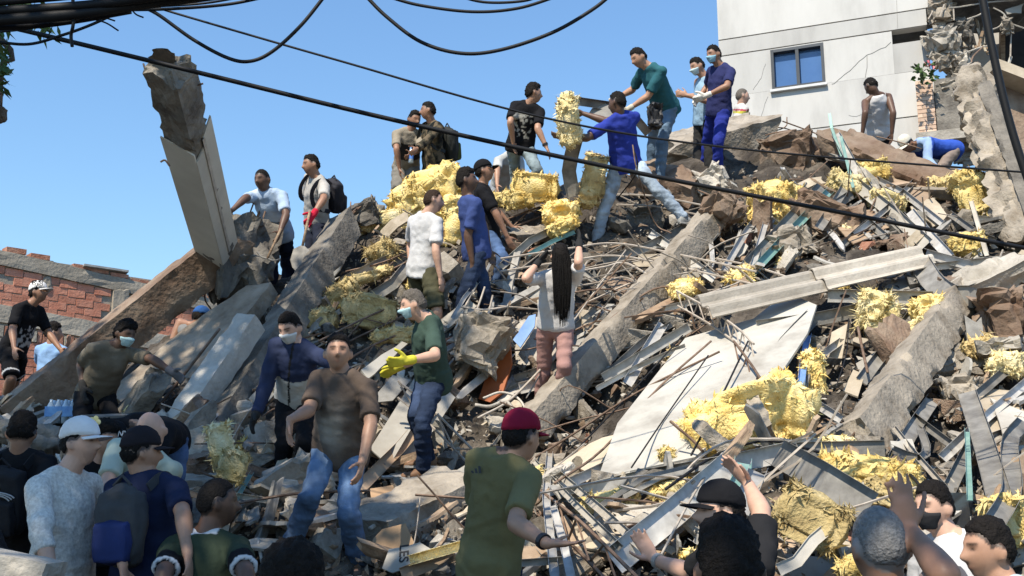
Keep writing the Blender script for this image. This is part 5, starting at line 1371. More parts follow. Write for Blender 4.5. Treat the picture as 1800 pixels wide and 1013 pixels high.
def finish_people():
    bpy.context.view_layer.update()
    dg = bpy.context.evaluated_depsgraph_get()
    for o, key in PENDING:
        me = bpy.data.meshes.new_from_object(o.evaluated_get(dg), depsgraph=dg)
        n = len(me.vertices); V = np.empty(n * 3); me.vertices.foreach_get('co', V); V = V.reshape(-1, 3)
        Nn = np.empty(n * 3); me.vertices.foreach_get('normal', Nn); Nn = Nn.reshape(-1, 3)
        root = key['root']; t = np.array(root.location)
        if key['kind'] == 'body':
            hl, hf, hu = key['ax']; k = key['k']; q = (V - key['Hc']) / k; x, y, z = q @ hl, q @ hf, q @ hu
            near = np.linalg.norm(q, axis=1) < .145
            for e_, w_, h_ in key['arms']:
                for a_, b_ in ((e_, w_), (w_, h_)):
                    d_ = b_ - a_; tt = np.clip((V - a_) @ d_ / d_.dot(d_), 0, 1); near &= np.linalg.norm(V - a_ - tt[:, None] * d_, axis=1) > .07
            c = np.tile(key['sk'], (n, 1)); sk = key['sk']; hc = key['hc']
            def put(w, col):
                c[:] = c * (1 - w[:, None]) + np.asarray(col) * w[:, None]
            fr = near * (y > .045)
            put(fr * gs(z, -.060, .008) * gs(x, 0, .022) * .5, sk * [.75, .5, .5])
            put(fr * np.clip((-.040 - z) / .02, 0, 1) * key['beard'], hc + sk * .15)
            put(fr * gs(z, -.044, .006) * gs(x, 0, .028) * key['beard'], hc)
            ax = np.abs(x)
            put(fr * gs(z, .0265, .0065) * sstep(.010, .016, ax) * sstep(.056, .046, ax) * .9, hc)
            put(fr * gs(z, .010, .009) * gs(ax, .031, .016) * .55, sk * .3)  # eye sockets: shade of the hollows put into the skin colour
            put(fr * gs(z, .009, .0045) * gs(ax, .031, .010) * .95, (.01, .008, .007))
            put(fr * gs(z, -.040, .005) * gs(ax, .008, .005) * .5, sk * .3)
            if key['hs'] != 'bald': put(near * sstep(-.004, .004, hair_field(q @ np.stack([hl, hf, hu]).T, key['hs'])) * .9, hc + sk * .04)
            name, m_ = 'body', M_skin
        else:
            U, Lx = key['ax']; s = nseed()
            a = V @ U; w = np.stack([V @ Lx * 7 + 2.5 * fbm(V * 4, s, 2), a * key.get('fr', 15), (V @ np.cross(U, Lx)) * 7], 1)
            r = fbm(w, s + 1, 2); r2 = 1 - 2 * np.abs(fbm(V * 9 + s, s + 5, 2))
            V = V + Nn * (key['wr'] * (.75 * r + .45 * r2))[:, None]
            c = key['col'](V); name, m_ = key['name'], key['mat']
        me.vertices.foreach_set('co', (V - t).ravel())
        ca = me.color_attributes.new('Col', 'FLOAT_COLOR', 'POINT'); cc = np.ones((n, 4)); cc[:, :3] = np.clip(c, 0, 1); ca.data.foreach_set('color', cc.ravel())
        me.materials.clear(); me.materials.append(m_); me.polygons.foreach_set('use_smooth', [True] * len(me.polygons)); me.name = name; me.update()
        link(name, me, root)
    for o, key in PENDING:
        d = o.data; bpy.data.objects.remove(o); bpy.data.meshes.remove(d)

# ---------------- shirt patterns (v up the trunk 0..1, l to the left, f forward)
def lerp(c, w, col): return c * (1 - w[:, None]) + np.asarray(col) * w[:, None]
def back_print(col, l0=.11, v0=.35, v1=.8, thr=.05, sgn=-1):
    def f_(c, v, l, f, V, J):
        m_ = (np.abs(l) < l0) & (v > v0) & (v < v1) & (f * sgn > .02); n_ = vnoise(np.stack([l * 38, v * 22, l * 0], 1), 3)
        return lerp(c, (m_ & (n_ > thr)).astype(float) * .8, col)
    return f_
def yoke(col, split=.52):
    def f_(c, v, l, f, V, J):
        w = (v > split - .06 * np.cos(l * 12)).astype(float)
        for sd in 'lr':
            e = J['EL'][sd]; 
            for a_, b_ in ((J['SH'][sd], e), (e, J['WR'][sd])):
                d_ = b_ - a_; tt = np.clip((V - a_) @ d_ / d_.dot(d_), 0, 1); w = np.maximum(w, ((np.linalg.norm(V - a_ - tt[:, None] * d_, axis=1) < .085) & ((np.abs(l) > .13) | (a_ is e))) * 1.0)
        c = lerp(c, w, col); return lerp(c, ((np.abs(l) < .008) & (f > 0)).astype(float), (.02, .02, .02))
    return f_
def cuffs(band, edge):
    def f_(c, v, l, f, V, J):
        for sd in 'lr':
            s, e = J['SH'][sd], J['EL'][sd]; d = e - s; L = np.linalg.norm(d); t = (V - s) @ d / L ** 2; rr = np.linalg.norm(V - s - np.clip(t, 0, 1)[:, None] * d, axis=1)
            near = rr < .10; c = lerp(c, (near & (t > .52)).astype(float), band); c = lerp(c, (near & (t > .77) & (rr > .052)).astype(float), edge)
        return lerp(c, ((v > 1.03) & (np.abs(l) < .085)).astype(float), edge)
    return f_
def smudge(col):
    def f_(c, v, l, f, V, J):
        w = np.exp(-(l / .10) ** 2 - ((v - .4) / .3) ** 2) * (f > 0) * (.55 + .45 * fbm(V * 14, 6, 3)); return lerp(c, np.clip(w, 0, .75), col)
    return f_
def dust(col, thr=.0, amt=.5, sc=5, seed=8):
    def f_(c, v, l, f, V, J):
        return lerp(c, amt * sstep(thr, thr + .5, fbm(V * sc, seed, 4)), col)
    return f_
def mottled(cols, sc=14):
    def f_(c, v, l, f, V, J):
        n_ = fbm(V * sc, 4, 2); c = lerp(c, (n_ > .1).astype(float), cols[0]); return lerp(c, (n_ < -.25).astype(float), cols[1])
    return f_
def shoulders(col, v0=.8):
    def f_(c, v, l, f, V, J): return lerp(c, ((v > v0)).astype(float), col)
    return f_
def bands(lst):
    def f_(c, v, l, f, V, J):
        for a, b, col in lst: c = lerp(c, ((v > a) & (v < b)).astype(float), col)
        return c
    return f_
# ================================================================ who is there
NAVY = (.018, .025, .06); BLK = (.012, .012, .014); JEAN = (.06, .10, .19); LJEAN = (.33, .40, .48); DJEAN = (.018, .028, .055); OLIVE = (.085, .082, .05); WHT = (.58, .58, .585)
p_ = person
def trim(col):     # pale lines on the shorts
    def f_(c, V, J):
        for sd in 'lr':
            a, b = J['HI'][sd], J['KN'][sd]; d = b - a; t = (V - a) @ d / d.dot(d); c = lerp(c, ((t > .80) & (t < .86)).astype(float), col)
            s = np.abs((V - a) @ J['Fx']); c = lerp(c, ((s < .012) & (t > .5) & (t < .86)).astype(float), col)
        return c
    return f_
p_('p1', 'person in a lettered white cap, black T-shirt and shorts by the slanting beam', 12.4, 75, (68, 514, 85, -8), (53, 537, -.01), (24, 612),
   la=(87, 588, -1, 106, 614, -1), ra=(22, 581, -1, 25, 612, -1), ll=(28, 664, 1, 15, 708, 1), rl=(20, 666, -1, 5, 712, 1), shirt=BLK, pants=BLK, plen='short', cap=(.75, .74, .72), pat=back_print((.6, .6, .6), .12, .1, .6, .0, 1), skin='T', hs='mid', ppat=trim((.6, .6, .6)))
p_('p2', 'person in a light blue shirt seen from behind the slanting beam', 13.2, 165, (94, 586, 120, 0), (92, 606, -.01), (84, 684), shirt=(.23, .38, .62), sleeve='short', skin='M', hs='mid', la=(70, 640, 1, 72, 672, -1), ra=(110, 640, 1, 118, 610, -1))
p_('p3', 'masked person in a dusty olive T-shirt resting a gloved hand on the tilted slab', 9.9, 40, (220, 588, 60, 18), (200, 610, -1), (168, 692), la=(268, 632, -1, 303, 655, -1), ra=(143, 640, 1, 146, 682, -1),
   ll=(198, 742, -1, 192, 802, 1), rl=(140, 752, -1, 140, 810, 1), shirt=(.16, .135, .10), pants=BLK, mask=(.42, .60, .62), hs='afro', skin='D', glove=((.12, .12, .13), (.03, .03, .03)), pat=dust((.24, .21, .16), .0, .6))
p_('p4', 'person in a blue cap and bare shoulders half hidden behind the tilted slab', 12.2, 150, (352, 560, 140, 20), (338, 575, -1), (312, 640), shirt=(.2, .2, .2), sleeve='none', cap=(.03, .10, .30), skin='T', la=(300, 610, -1, 300, 640, 1))
p_('p5', 'person in a pale blue polo shirt holding a pickaxe beside the clad column', 11.9, -12, (461, 317, -25, 12), (468, 338, -1), (488, 408), la=(503, 378, -1, 492, 408, -1), ra=(432, 348, -1, 408, 370, -1),
   ll=(505, 470, 1, 508, 535, 1), rl=(478, 470, -1, 478, 535, 1), shirt=(.36, .46, .60), pants=(.02, .024, .04), collar=1, skin='D', hs='buzz', pat=dust((.55, .60, .66), .1, .5))
p_('p6', 'person in a grey T-shirt with red gloves holding a shovel on the crest', 12.2, -55, (547, 291, -60, 8), (557, 313, -.01), (556, 388), la=(569, 350, -1, 551, 377, -1), ra=(540, 350, 1, 545, 380, -1),
   ll=(560, 445, -1, 556, 510, 1), rl=(545, 445, -1, 542, 505, 1), shirt=(.42, .40, .37), pants=(.02, .024, .04), glove=((.55, .02, .05), (.55, .02, .05)), skin='T', hs='short', k=1.0, near=False)
p_('p7', 'person in a tan T-shirt, dark vest and shorts with a water bottle on the crest', 14.1, 15, (728, 211, 40, 20), (720, 231, -.01), (714, 292), la=(737, 262, -1, 723, 272, -1), ra=(697, 262, -1, 702, 296, -1),
   ll=(727, 335, -1, 726, 385, 1), rl=(700, 338, -1, 698, 388, 1), shirt=(.30, .26, .20), pants=(.20, .19, .17), plen='short', skin='T', hs='short', pat=bands([(.3, .75, (.035, .03, .028))]))
p_('p8', 'person in a camouflage jacket with a black backpack on the crest', 13.8, -55, (751, 191, -85, 0), (759, 211, -.01), (762, 288), la=(750, 248, -1, 733, 262, -1), ra=(745, 240, 1, 728, 240, 1), shirt=(.05, .045, .03), sleeve='long', pants=(.04, .045, .06),
   skin='T', hs='short', pat=mottled([(.13, .10, .065), (.015, .014, .012)]))
p_('p9', 'person in a white T-shirt and olive shorts standing on the shaded slope', 10.9, 138, (765, 348, 105, 0), (748, 375, -.01), (743, 472), ra=(766, 440, -1, 774, 486, -1), la=(722, 430, 1, 722, 470, -1), rl=(768, 546, -1, 764, 615, 1), ll=(742, 546, 1, 742, 612, 1),
   shirt=WHT, pants=OLIVE, plen='short', skin='L', hs='buzz', hair='b', beard=.6, k=1.02)
p_('p10', 'person in a blue work shirt and dark jeans looking up to the right', 10.8, 110, (820, 311, 88, -8), (822, 338, -.01), (838, 440), ra=(818, 432, -1, 834, 483, -1), la=(850, 395, 1, 860, 440, 1), rl=(818, 512, -1, 806, 580, 1), ll=(852, 512, -1, 858, 580, 1),
   shirt=(.05, .078, .22), pants=DJEAN, denim=True, skin='D', hs='mid', k=1.02, collar=1)
p_('p11', 'person in a black shirt and black cap staring upward behind the blue work shirt', 11.7, 85, (851, 302, 88, -15), (848, 326, -.01), (858, 410), ra=(872, 376, -1, 892, 418, -1), la=(872, 370, 1, 900, 400, 1), rl=(884, 455, -1, 868, 520, 1), ll=(886, 462, 1, 884, 520, 1),
   shirt=BLK, pants=JEAN, denim=True, cap=BLK, skin='T', hs='short')
p_('p12', 'person in a pale grey shirt bending down behind the crest', 14.6, -120, (903, 262, -120, 30), (895, 272, -.01), (882, 322), la=(874, 300, -1, 874, 326, -1), shirt=(.42, .43, .42), pants=(.35, .38, .42), skin='M')
p_('p13', 'person in a black T-shirt with a large back print and worn jeans', 13.0, 158, (938, 165, 105, 0), (929, 184, -.01), (914, 256), la=(897, 215, -1, 902, 250, 1), ra=(945, 226, -1, 960, 258, -1), ll=(906, 312, 1, 903, 368, 1), rl=(944, 298, -1, 958, 352, 1),
   shirt=BLK, pants=(.20, .25, .27), denim=True, hs='mid', skin='M', pat=back_print((.45, .44, .40), .12, .25, .8, .1))
p_('p14', 'person in a royal blue T-shirt and light jeans straddling two footholds', 11.9, 205, (1085, 182, 235, 0), (1090, 204, -.01), (1100, 286), la=(1032, 243, -1, 992, 240, 1), ra=(1052, 214, 1, 1026, 200, 1), ll=(1064, 362, -1, 1047, 428, 1), rl=(1152, 330, -1, 1203, 384, 1),
   shirt=(.03, .05, .31), pants=LJEAN, denim=True, hs='short', skin='D', k=1.04, curl=(30, 20), near=False, shoe=(.25, .25, .24), feet=(235, 120))
p_('p15', 'person in a teal polo shirt and jeans leaning over to take the wool', 12.5, -68, (1121, 101, -70, 28), (1143, 119, -1), (1170, 188), la=(1134, 178, -1, 1105, 192, -1), ra=(1112, 158, 1, 1086, 172, -1), ll=(1164, 248, -1, 1160, 314, 1), rl=(1148, 244, 1, 1145, 305, 1),
   shirt=(.03, .115, .14), pants=(.10, .15, .21), denim=True, hs='short', skin='M', collar=1, glove=((.55, .50, .40), (.55, .50, .40)), k=1.02)
p_('p16', 'person in a sleeveless top and mask holding a bar behind the navy tunic', 13.5, -68, (1224, 115, -75, 22), (1240, 130, -1), (1238, 208), la=(1244, 178, -1, 1208, 168, -1), ra=(1225, 170, 1, 1203, 168, 1), shirt=(.30, .45, .58), sleeve='none', pants=(.03, .03, .03), mask=(.50, .65, .68), skin='M', hs='short')
p_('p17', 'person in a navy tunic, blue trousers and face mask on the crest', 13.0, -58, (1253, 94, -62, 14), (1268, 112, -.01), (1263, 192), la=(1278, 152, -1, 1238, 170, -1), ra=(1245, 150, 1, 1228, 172, -1), ll=(1262, 250, -1, 1262, 306, 1), rl=(1244, 248, 1, 1240, 302, 1),
   shirt=(.03, .035, .11), pants=(.03, .045, .28), mask=(.28, .50, .62), glove=((.70, .67, .60), (.70, .67, .60)), skin='T', hs='short', shoe=(.5, .5, .48))
p_('p18', 'person with close-cropped fair hair and a coloured vest behind the crest', 15.3, 95, (1305, 170, 95, 0), (1303, 186, -.01), (1300, 250), shirt=(.55, .53, .50), skin='L', hs='buzz', hair='s', pat=bands([(.80, .86, (.42, .38, .05)), (.87, .92, (.35, .05, .08))]), la=(1318, 215, 1, 1316, 240, 1), ra=(1290, 215, -1, 1300, 235, -1))
p_('p19', 'person in a white tank top and black trousers seen from behind', 15.0, 195, (1531, 152, 205, 25), (1541, 168, -.01), (1543, 232), la=(1521, 198, -1, 1516, 234, 1), ra=(1570, 198, -1, 1568, 234, 1), shirt=(.62, .60, .58), sleeve='none', pants=BLK, skin='D', hs='short', k=1.05)
p_('p20', 'person in a blue jersey and cream cap crouching low on the crest', 13.9, -75, (1597, 254, -60, 45), (1612, 254, -.01), (1670, 266), la=(1630, 282, -1, 1648, 300, -1), ra=(1618, 284, 1, 1624, 302, -1), ll=(1650, 300, -1, 1684, 312, 1), rl=(1655, 298, 1, 1690, 308, 1), shirt=(.035, .09, .42), sleeve='long', pants=(.26, .21, .18),
   cap=(.62, .58, .48), skin='T', pat=shoulders((.30, .42, .62), .93))
p_('p21', 'woman with very long black hair in a white top and pink trousers', 9.9, 184, (985, 452, 184, -6), (981, 480, -.01), (976, 572), la=(924, 490, -1, 946, 462, 1), ra=(1017, 462, -1, 1018, 428, 1), ll=(956, 648, 1, 948, 718, 1), rl=(992, 646, -1, 984, 704, 1),
   shirt=(.56, .55, .55), pants=(.36, .21, .19), hs='long', skin='L', k=.97, glove=((.03, .03, .03), (.03, .03, .03)), curl=(15, 15), tuck=True)
p_('p22', 'person in a two-tone navy and grey jacket with a face mask looking down', 8.9, -22, (511, 580, -25, 30), (521, 606, -1), (522, 702), ra=(468, 678, -1, 450, 728, -1), la=(592, 640, -1, 620, 662, -1), ll=(535, 775, -1, 532, 850, 1), rl=(500, 775, -1, 494, 852, 1),
   shirt=(.50, .49, .46), sleeve='long', pants=BLK, mask=(.60, .60, .58), skin='L', hs='short', pat=yoke((.03, .04, .085), .55), near=2, collar=1, glove=((.03, .03, .03), (.03, .03, .03)), k=1.04)
p_('p23', 'person in a dusty brown T-shirt and jeans striding down the heap', 7.4, -18, (594, 621, 8, -2), (604, 660, -.01), (598, 788), ra=(543, 722, -1, 510, 738, -1), la=(652, 748, -1, 637, 812, -1), rl=(546, 872, -1, 512, 958, 1), ll=(612, 900, -1, 632, 992, 1),
   shirt=(.105, .078, .062), collar=1, pants=(.10, .155, .25), denim=True, hs='short', skin='M', pat=smudge((.46, .42, .36)), near=2, fat=1.12, curl=(35, 30), hdir=(None, (507, 775)), k=1.03, beard=.0, feet=(0, -50), shoe=(.02, .02, .02))
p_('p24', 'person in a dark green T-shirt, mask and yellow gloves carrying a board', 9.1, -78, (727, 537, -84, 14), (751, 562, -.01), (760, 662), la=(765, 626, -1, 716, 634, -1), ra=(742, 630, 1, 700, 646, 1), ll=(742, 742, -1, 745, 826, 1), rl=(730, 728, -1, 752, 806, 1),
   shirt=(.045, .075, .06), pants=DJEAN, denim=True, mask=(.42, .62, .66), glove=((.62, .56, .06), (.62, .56, .06)), skin='L', hs='short', hair='s', near=2, fat=1.06, shoe=(.16, .085, .045), k=1.03)
# ---- the crowd at the foot of the heap
p_('p25', 'person in a white cap and white flecked shirt at the foot of the heap', 6.0, 66, (142, 778, 82, -4), (116, 820, -.01), (108, 1016), ra=(72, 940, -1, 96, 1022, -1), la=(168, 925, 1, 205, 948, -1), shirt=(.66, .645, .61), sleeve='rolled', pants=(.06, .07, .09), cap=(.78, .78, .78), skin='L', hs='short', collar=1,
   fabric=M_fleck, near=2, fat=1.0, k=1.04)
p_('p26', 'dark-haired woman with a yellow flower in her hair behind the white cap', 6.7, 55, (183, 776, 60, 12), (170, 815, -.01), (168, 970), shirt=BLK, pants=BLK, plen='short', skin='M', hs='mid', k=.95, ppat=trim((.55, .55, .55)))
p_('p27', 'person in black bending double with a black cap', 7.3, -35, (222, 766, -40, 60), (240, 752, -1), (282, 772), shirt=BLK, pants=JEAN, denim=True, cap=BLK, skin='M', la=(270, 810, -1, 262, 850, -1), ra=(215, 800, 1, 210, 840, -1), k=1.0)
p_('p28', 'bald person in a pale green T-shirt stooping', 6.9, -20, (264, 764, -10, 40), (254, 796, -1), (238, 898), ra=(188, 852, -1, 192, 905, -1), la=(304, 830, 1, 312, 890, -1), shirt=(.46, .52, .43), pants=BLK, skin='L', hs='bald', near=True, beard=.1)
p_('p29', 'person in a dark cap and navy T-shirt carrying a blue and grey backpack', 6.0, 168, (248, 797, 120, -2), (256, 832, -.01), (252, 1018), la=(203, 920, -1, 216, 995, -1), ra=(322, 905, -1, 330, 975, -1), shirt=NAVY, pants=DJEAN, denim=True, cap=(.02, .018, .022), skin='M', hs='short', near=True, k=1.02, collar=1)
p_('p30', 'person in a dark green T-shirt with white-edged black cuffs seen from behind', 5.7, 170, (388, 868, 112, 0), (362, 906, -.01), (352, 1140), la=(288, 1010, -1, 280, 1100, -1), ra=(432, 1008, -1, 440, 1100, -1), shirt=(.04, .055, .035), pants=BLK, skin='D', hs='buzz', near=True, pat=cuffs(BLK, (.62, .62, .62)), fat=1.1, k=1.04)
p_('p31', 'person in dark clothes with a black sports backpack at the left edge', 7.0, 178, (38, 768, 190, 15), (36, 800, -.01), (38, 945), la=(-15, 880, -1, -8, 940, -1), ra=(78, 868, -1, 84, 930, -1), shirt=BLK, pants=BLK, skin='T', hs='mid')
p_('p32b', 'person in black stooping at the bottom left edge', 4.8, 120, (-40, 905, 120, 20), (-28, 935, -.01), (-50, 1150), ra=(30, 1000, -1, 40, 1060, -1), la=(-60, 1020, 1, -40, 1090, 1), shirt=BLK, pants=BLK, skin='T', hs='short')
p_('p32', 'person in a maroon cap and green T-shirt holding out an open hand', 5.6, 138, (914, 772, 132, 2), (886, 806, -.01), (862, 990), ra=(906, 920, -1, 962, 956, -1), la=(838, 900, 1, 850, 980, 1), shirt=(.17, .155, .075), pants=NAVY, cap=(.22, .012, .035), skin='M', hs='short', near=True, fat=.95, k=1.02, curl=(25, 12), hdir=(None, (1010, 956)), palm=(None, (0, 0, 1)))
p_('p33', 'dark-haired head of a bystander below the striding man', 3.1, 180, (512, 1058, 180, 0), (512, 1146, -.01), (512, 1450), shirt=BLK, pants=BLK, skin='T', hs='mid', near=True)
p_('p34', 'person in a black cap and black T-shirt reaching out with both arms', 4.8, -75, (1266, 903, -82, -4), (1298, 956, -.01), (1322, 1170), la=(1338, 900, 1, 1316, 852, 1), ra=(1212, 1006, 1, 1150, 984, 1), shirt=(.02, .02, .022), pants=BLK, cap=BLK, skin='L', hs='short', near=2, k=1.0, beard=.55, curl=(12, 15), hdir=((1288, 820), (1128, 950)), palm=((-1, -.4, 0), (.2, -1, 0)))
p_('p35', 'black-haired head of a bystander in front of the black-capped person', 3.2, 175, (1281, 1008, 178, 0), (1281, 1096, -.01), (1281, 1390), shirt=BLK, pants=BLK, skin='T', hs='mid', near=True, k=1.0)
p_('p36', 'grey-haired person raising one hand seen from behind', 3.5, 185, (1546, 964, 190, 0), (1556, 1048, -.01), (1565, 1330), ra=(1662, 1012, -1, 1598, 932, 1), shirt=(.30, .24, .21), pants=BLK, skin='T', hs='buzz', hair='g', near=True, fat=1.08, hdir=(None, (1574, 830)), curl=(20, 6), palm=(None, (-.1, 1, 0)))
p_('p37', 'person in a white shirt and black face mask turning aside', 5.3, -58, (1642, 893, -66, 4), (1670, 938, -.01), (1690, 1150), shirt=(.55, .545, .545), sleeve='long', pants=BLK, mask=(.03, .03, .033), skin='L', hs='short', near=2, collar=1, k=1.0)
p_('p38', 'person with short dark hair and a pale collar in profile at the right', 4.3, -82, (1738, 968, -86, 2), (1768, 1020, -.01), (1790, 1290), shirt=(.42, .50, .54), pants=BLK, skin='M', hs='short', near=2, collar=1, hair='k')
finish_people()

# ================================================================ worn and held things
def backpack(key, label, c1, c2=None, w=.30, h=.44, d=.17, v=.50, stripes=None):
    q = PEOPLE[key]; k = q['k']; U, L, F = q['U'], q['Lx'], q['Fx']
    c = q['tor'](v, 0, -.14 - d / 2)
    root = empty('backpack', c - U * h / 2); tag(root, label, 'backpack')
    m1 = mat('bag_%s' % key, c1, tuple(x * 1.5 for x in c1), rough=.8, bump=.4, bscale=12); m2 = mat('bag2_%s' % key, c2 or c1, tuple(x * 1.4 for x in (c2 or c1)), rough=.8, bump=.4, bscale=12)
    V, Fc = lump(c, L * w / 2, U * h / 2, F * d / 2, .68, .10, .03, 2, 6, 4); obj('bag_body', V, Fc, m1, root, True)
    V, Fc = lump(c - U * h * .17 - F * d * .5, L * w * .40, U * h * .27, F * .045, .45, .08, .02, 2, 6, 3); obj('front_pocket', V, Fc, m2, root, True)
    for sg in (-1, 1):
        s = q['SH'][('l' if sg > 0 else 'r')]
        pts = [q['tor'](v + .36, sg * .09, -.13), q['tor'](1.0, sg * .105, -.04), q['tor'](.98, sg * .11, .06), q['tor'](.75, sg * .12, .135), q['tor'](.45, sg * .15, .10), q['tor'](.3, sg * .165, -.08)]
        MB().sweep(catmull(pts, 4), [(-.024, 0), (.024, 0), (.024, .008), (-.024, .008)], L * sg + U * .3, True).build('shoulder_strap', m1, root)
    if stripes:
        for j in range(3):
            pts = [c + U * h * (.10 - .02 * j + .10 * math.cos(a)) + L * w * (.42 - .05 * j) * math.sin(a) - F * (d * .5 + .028) for a in np.linspace(-1.3, 1.3, 9)]
            MB().tube(pts, .004, 4).build('piping', mat('bag_piping', (.5, .5, .5)), root)
    h_ = [q['tor'](v, 0, 0) * 0 + c + U * h * .5 + L * a for a in (-.04,)] ; MB().tube([c + U * h * .47 + L * -.05, c + U * (h * .5 + .035), c + U * h * .47 + L * .05], .009, 5).build('grab_handle', m1, root)
backpack('p6', 'black backpack worn by the person in the grey T-shirt', (.018, .018, .024), (.03, .03, .04))
backpack('p8', 'black and lime backpack worn over the camouflage jacket', (.02, .022, .02), (.05, .06, .02), .34, .5, .2, .45)
backpack('p29', 'blue and grey backpack worn over the navy T-shirt', (.035, .036, .038), (.014, .024, .09), .28, .44, .16, .54)
backpack('p31', 'black sports backpack with pale piping at the left edge', (.012, .012, .014), None, .32, .46, .18, .55, stripes=True)
# pickaxe, shovel
def stick(name, A, B, r, label, cat, headf=None, m=None):
    root = empty(name, A if A[2] < B[2] else B); tag(root, label, cat)
    MB().tube([A, (A + B) / 2, B], r, 7).build('handle', m or M_wood, root, True)
    if headf: headf(root)
w = PEOPLE['p5']['WR']['l']; A = w + np.array([.02, -.05, .02]); B = P(470, 455, A[1] - .1)
def pick(root):
    t = nrm(B - A); s = nrm(np.cross(t, [0, 1, 0]))
    MB().tube(catmull([B - s * .13 - t * .04, B - s * .07, B, B + s * .07, B + s * .13 - t * .04], 4), .011, 6, .008).build('pick_head', M_zincd, root)
stick('pickaxe', A, B, .014, 'pickaxe with pale head held by the person in the polo shirt', 'pickaxe', pick)
w = PEOPLE['p6']['WR']['l']; A = w + np.array([-.03, -.06, .02]); B = P(532, 432, A[1] - .05)
def shovel(root):
    t = nrm(B - A); s = nrm(np.cross(t, [0, 1, 0])); n = np.cross(t, s)
    MB().loft([ringp(B + t * l, s, n, a, .008) for l, a in ((0, .02), (.05, .09), (.18, .10), (.26, .06), (.30, .01))]).build('blade', M_zincd, root)
stick('shovel', A, B, .015, 'shovel held in red gloves', 'shovel', shovel)
# water bottle held on the crest
w = PEOPLE['p7']['WR']['l'] + np.array([0, -.05, -.03]); root = empty('water_bottle', w - [0, 0, .1]); tag(root, 'small clear water bottle held by the person in shorts on the crest', 'bottle')
MB().loft([ringp(w + np.array([0, 0, z]), (1, 0, 0), (0, 1, 0), r, r) for z, r in ((-.10, .02), (-.095, .032), (.04, .032), (.075, .015), (.09, .013))]).build('bottle_body', mat('bottle_clear', (.45, .55, .65), (.55, .65, .75), rough=.15, spec=.6), root, True)
MB().loft([ringp(w + np.array([0, 0, z]), (1, 0, 0), (0, 1, 0), r, r) for z, r in ((.09, .015), (.11, .015))]).build('bottle_cap', M_bluem, root)
MB().loft([ringp(w + np.array([0, 0, z]), (1, 0, 0), (0, 1, 0), .0335, .0335) for z in (-.05, .01)]).build('bottle_label', mat('bottle_label_blue', (.08, .2, .55)), root)
# board held in yellow gloves
sheet([(634, 652), (706, 602), (716, 606), (646, 668)], .02, 0, (.35, -.6, .7), float((PEOPLE['p24']['WR']['l'] + PEOPLE['p24']['WR']['r'])[1] / 2 - .04), .01).build('held_board', M_panel, label='narrow pale board carried in yellow gloves', cat='board')
# bar held on the crest
MB().tube([P(1196, 171, 13.3), P(1245, 164, 13.5)], .012, 6).build('held_bar', M_zincd, label='short bar held by the person in the sleeveless top', cat='bar')
# panel behind the straddling man's arms
board([(1035, 200), (1050, 176), (1062, 180), (1085, 195), (1072, 212), (1045, 208)], M_grey, 'crumpled grey sheet passed between the two on the crest', 'metal_sheet', .012, 12.15, (-.2, -.95, .2), 12.15, .01, .02, cat='sheet')
# jacket tied at waist / bag at the hip of the teal polo
V, F = lump(P(1152, 205, 12.15), np.array([.09, 0, 0]), np.array([0, .07, 0]), np.array([0, 0, .17]), .6, .3, .2, 2, 6, 4); obj('hip_bag', V, F, M_black, label='black bag hanging at the hip of the teal polo', cat='bag')
# flower in hair
q = PEOPLE['p26']; root = empty('hair_flower', q['Hc'] + q['hu'] * .10 + q['hl'] * -.06); tag(root, 'yellow flower ornament in the dark-haired woman\'s hair', 'flower')
c = q['Hc'] + q['hu'] * .075 - q['hl'] * .07 - q['hf'] * .01; c = P(166, 742, c[1] - .10)
for j in range(5):
    a = 2 * math.pi * j / 5; e = c + (np.array([math.cos(a), 0, math.sin(a)])) * .022; m2 = MB(); ell(m2, e, np.array([.016, 0, 0]), np.array([0, .005, 0]), np.array([0, 0, .016])); m2.build('petal', mat('flower_yellow', (.75, .62, .22), (.85, .75, .4)), root)
m2 = MB(); ell(m2, c - [0, .006, 0], np.array([.009, 0, 0]), np.array([0, .006, 0]), np.array([0, 0, .009])); m2.build('flower_centre', M_ins, root)
# watches and cap lettering, shirt marks
def wristband(key, sd, label, m_):
    q = PEOPLE[key]; w, d = q['HB'][sd][0], nrm(q['HB'][sd][1]); e = nrm(q['WR'][sd] - q['EL'][sd]); a, b = perp(e)
    mb = MB(); pc_ = w - e * .03; mb.loft([ringp(pc_ - e * .012, a, b, .036 * q['k'], .036 * q['k']), ringp(pc_ + e * .012, a, b, .036 * q['k'], .036 * q['k'])]); o = mb.build('wristwatch', m_, label=label, cat='watch')
wristband('p13', 'r', 'black watch on the wrist below the printed black T-shirt', M_black); wristband('p6', 'l', 'dark watch above the red glove', M_black); wristband('p34', 'r', 'pale bracelet on the outstretched wrist of the black-capped person', M_zinc); wristband('p32', 'r', 'dark bracelet on the wrist of the maroon-capped person', M_black)
def pxy(w_):
    r = np.asarray(w_) - C0; d = r[..., 1] * CP + r[..., 2] * SP
    return PW / 2 + FPX * r[..., 0] / d, PH / 2 - FPX * (-r[..., 1] * SP + r[..., 2] * CP) / d
def part_of(key, part): return [c for c in PEOPLE[key]['root'].children if c.name.split('.')[0] == part][0]
def surf_y(key, part, px, py, rad=9):
    o = part_of(key, part); n = len(o.data.vertices); V = np.empty(n * 3); o.data.vertices.foreach_get('co', V); V = V.reshape(-1, 3) + np.array(PEOPLE[key]['root'].location)
    x, y = pxy(V); m_ = (x - px) ** 2 + (y - py) ** 2 < rad * rad
    return float(V[m_, 1].min()) if m_.any() else float(V[:, 1].min())
def mark(s, key, part, px, py, size, m_, n, rot=0, lift=.012):
    return text_on(s, px, py, size, m_, part_of(key, part), P(px, py, surf_y(key, part, px, py) - lift), nrm(n), rot, 'lettering', 0)
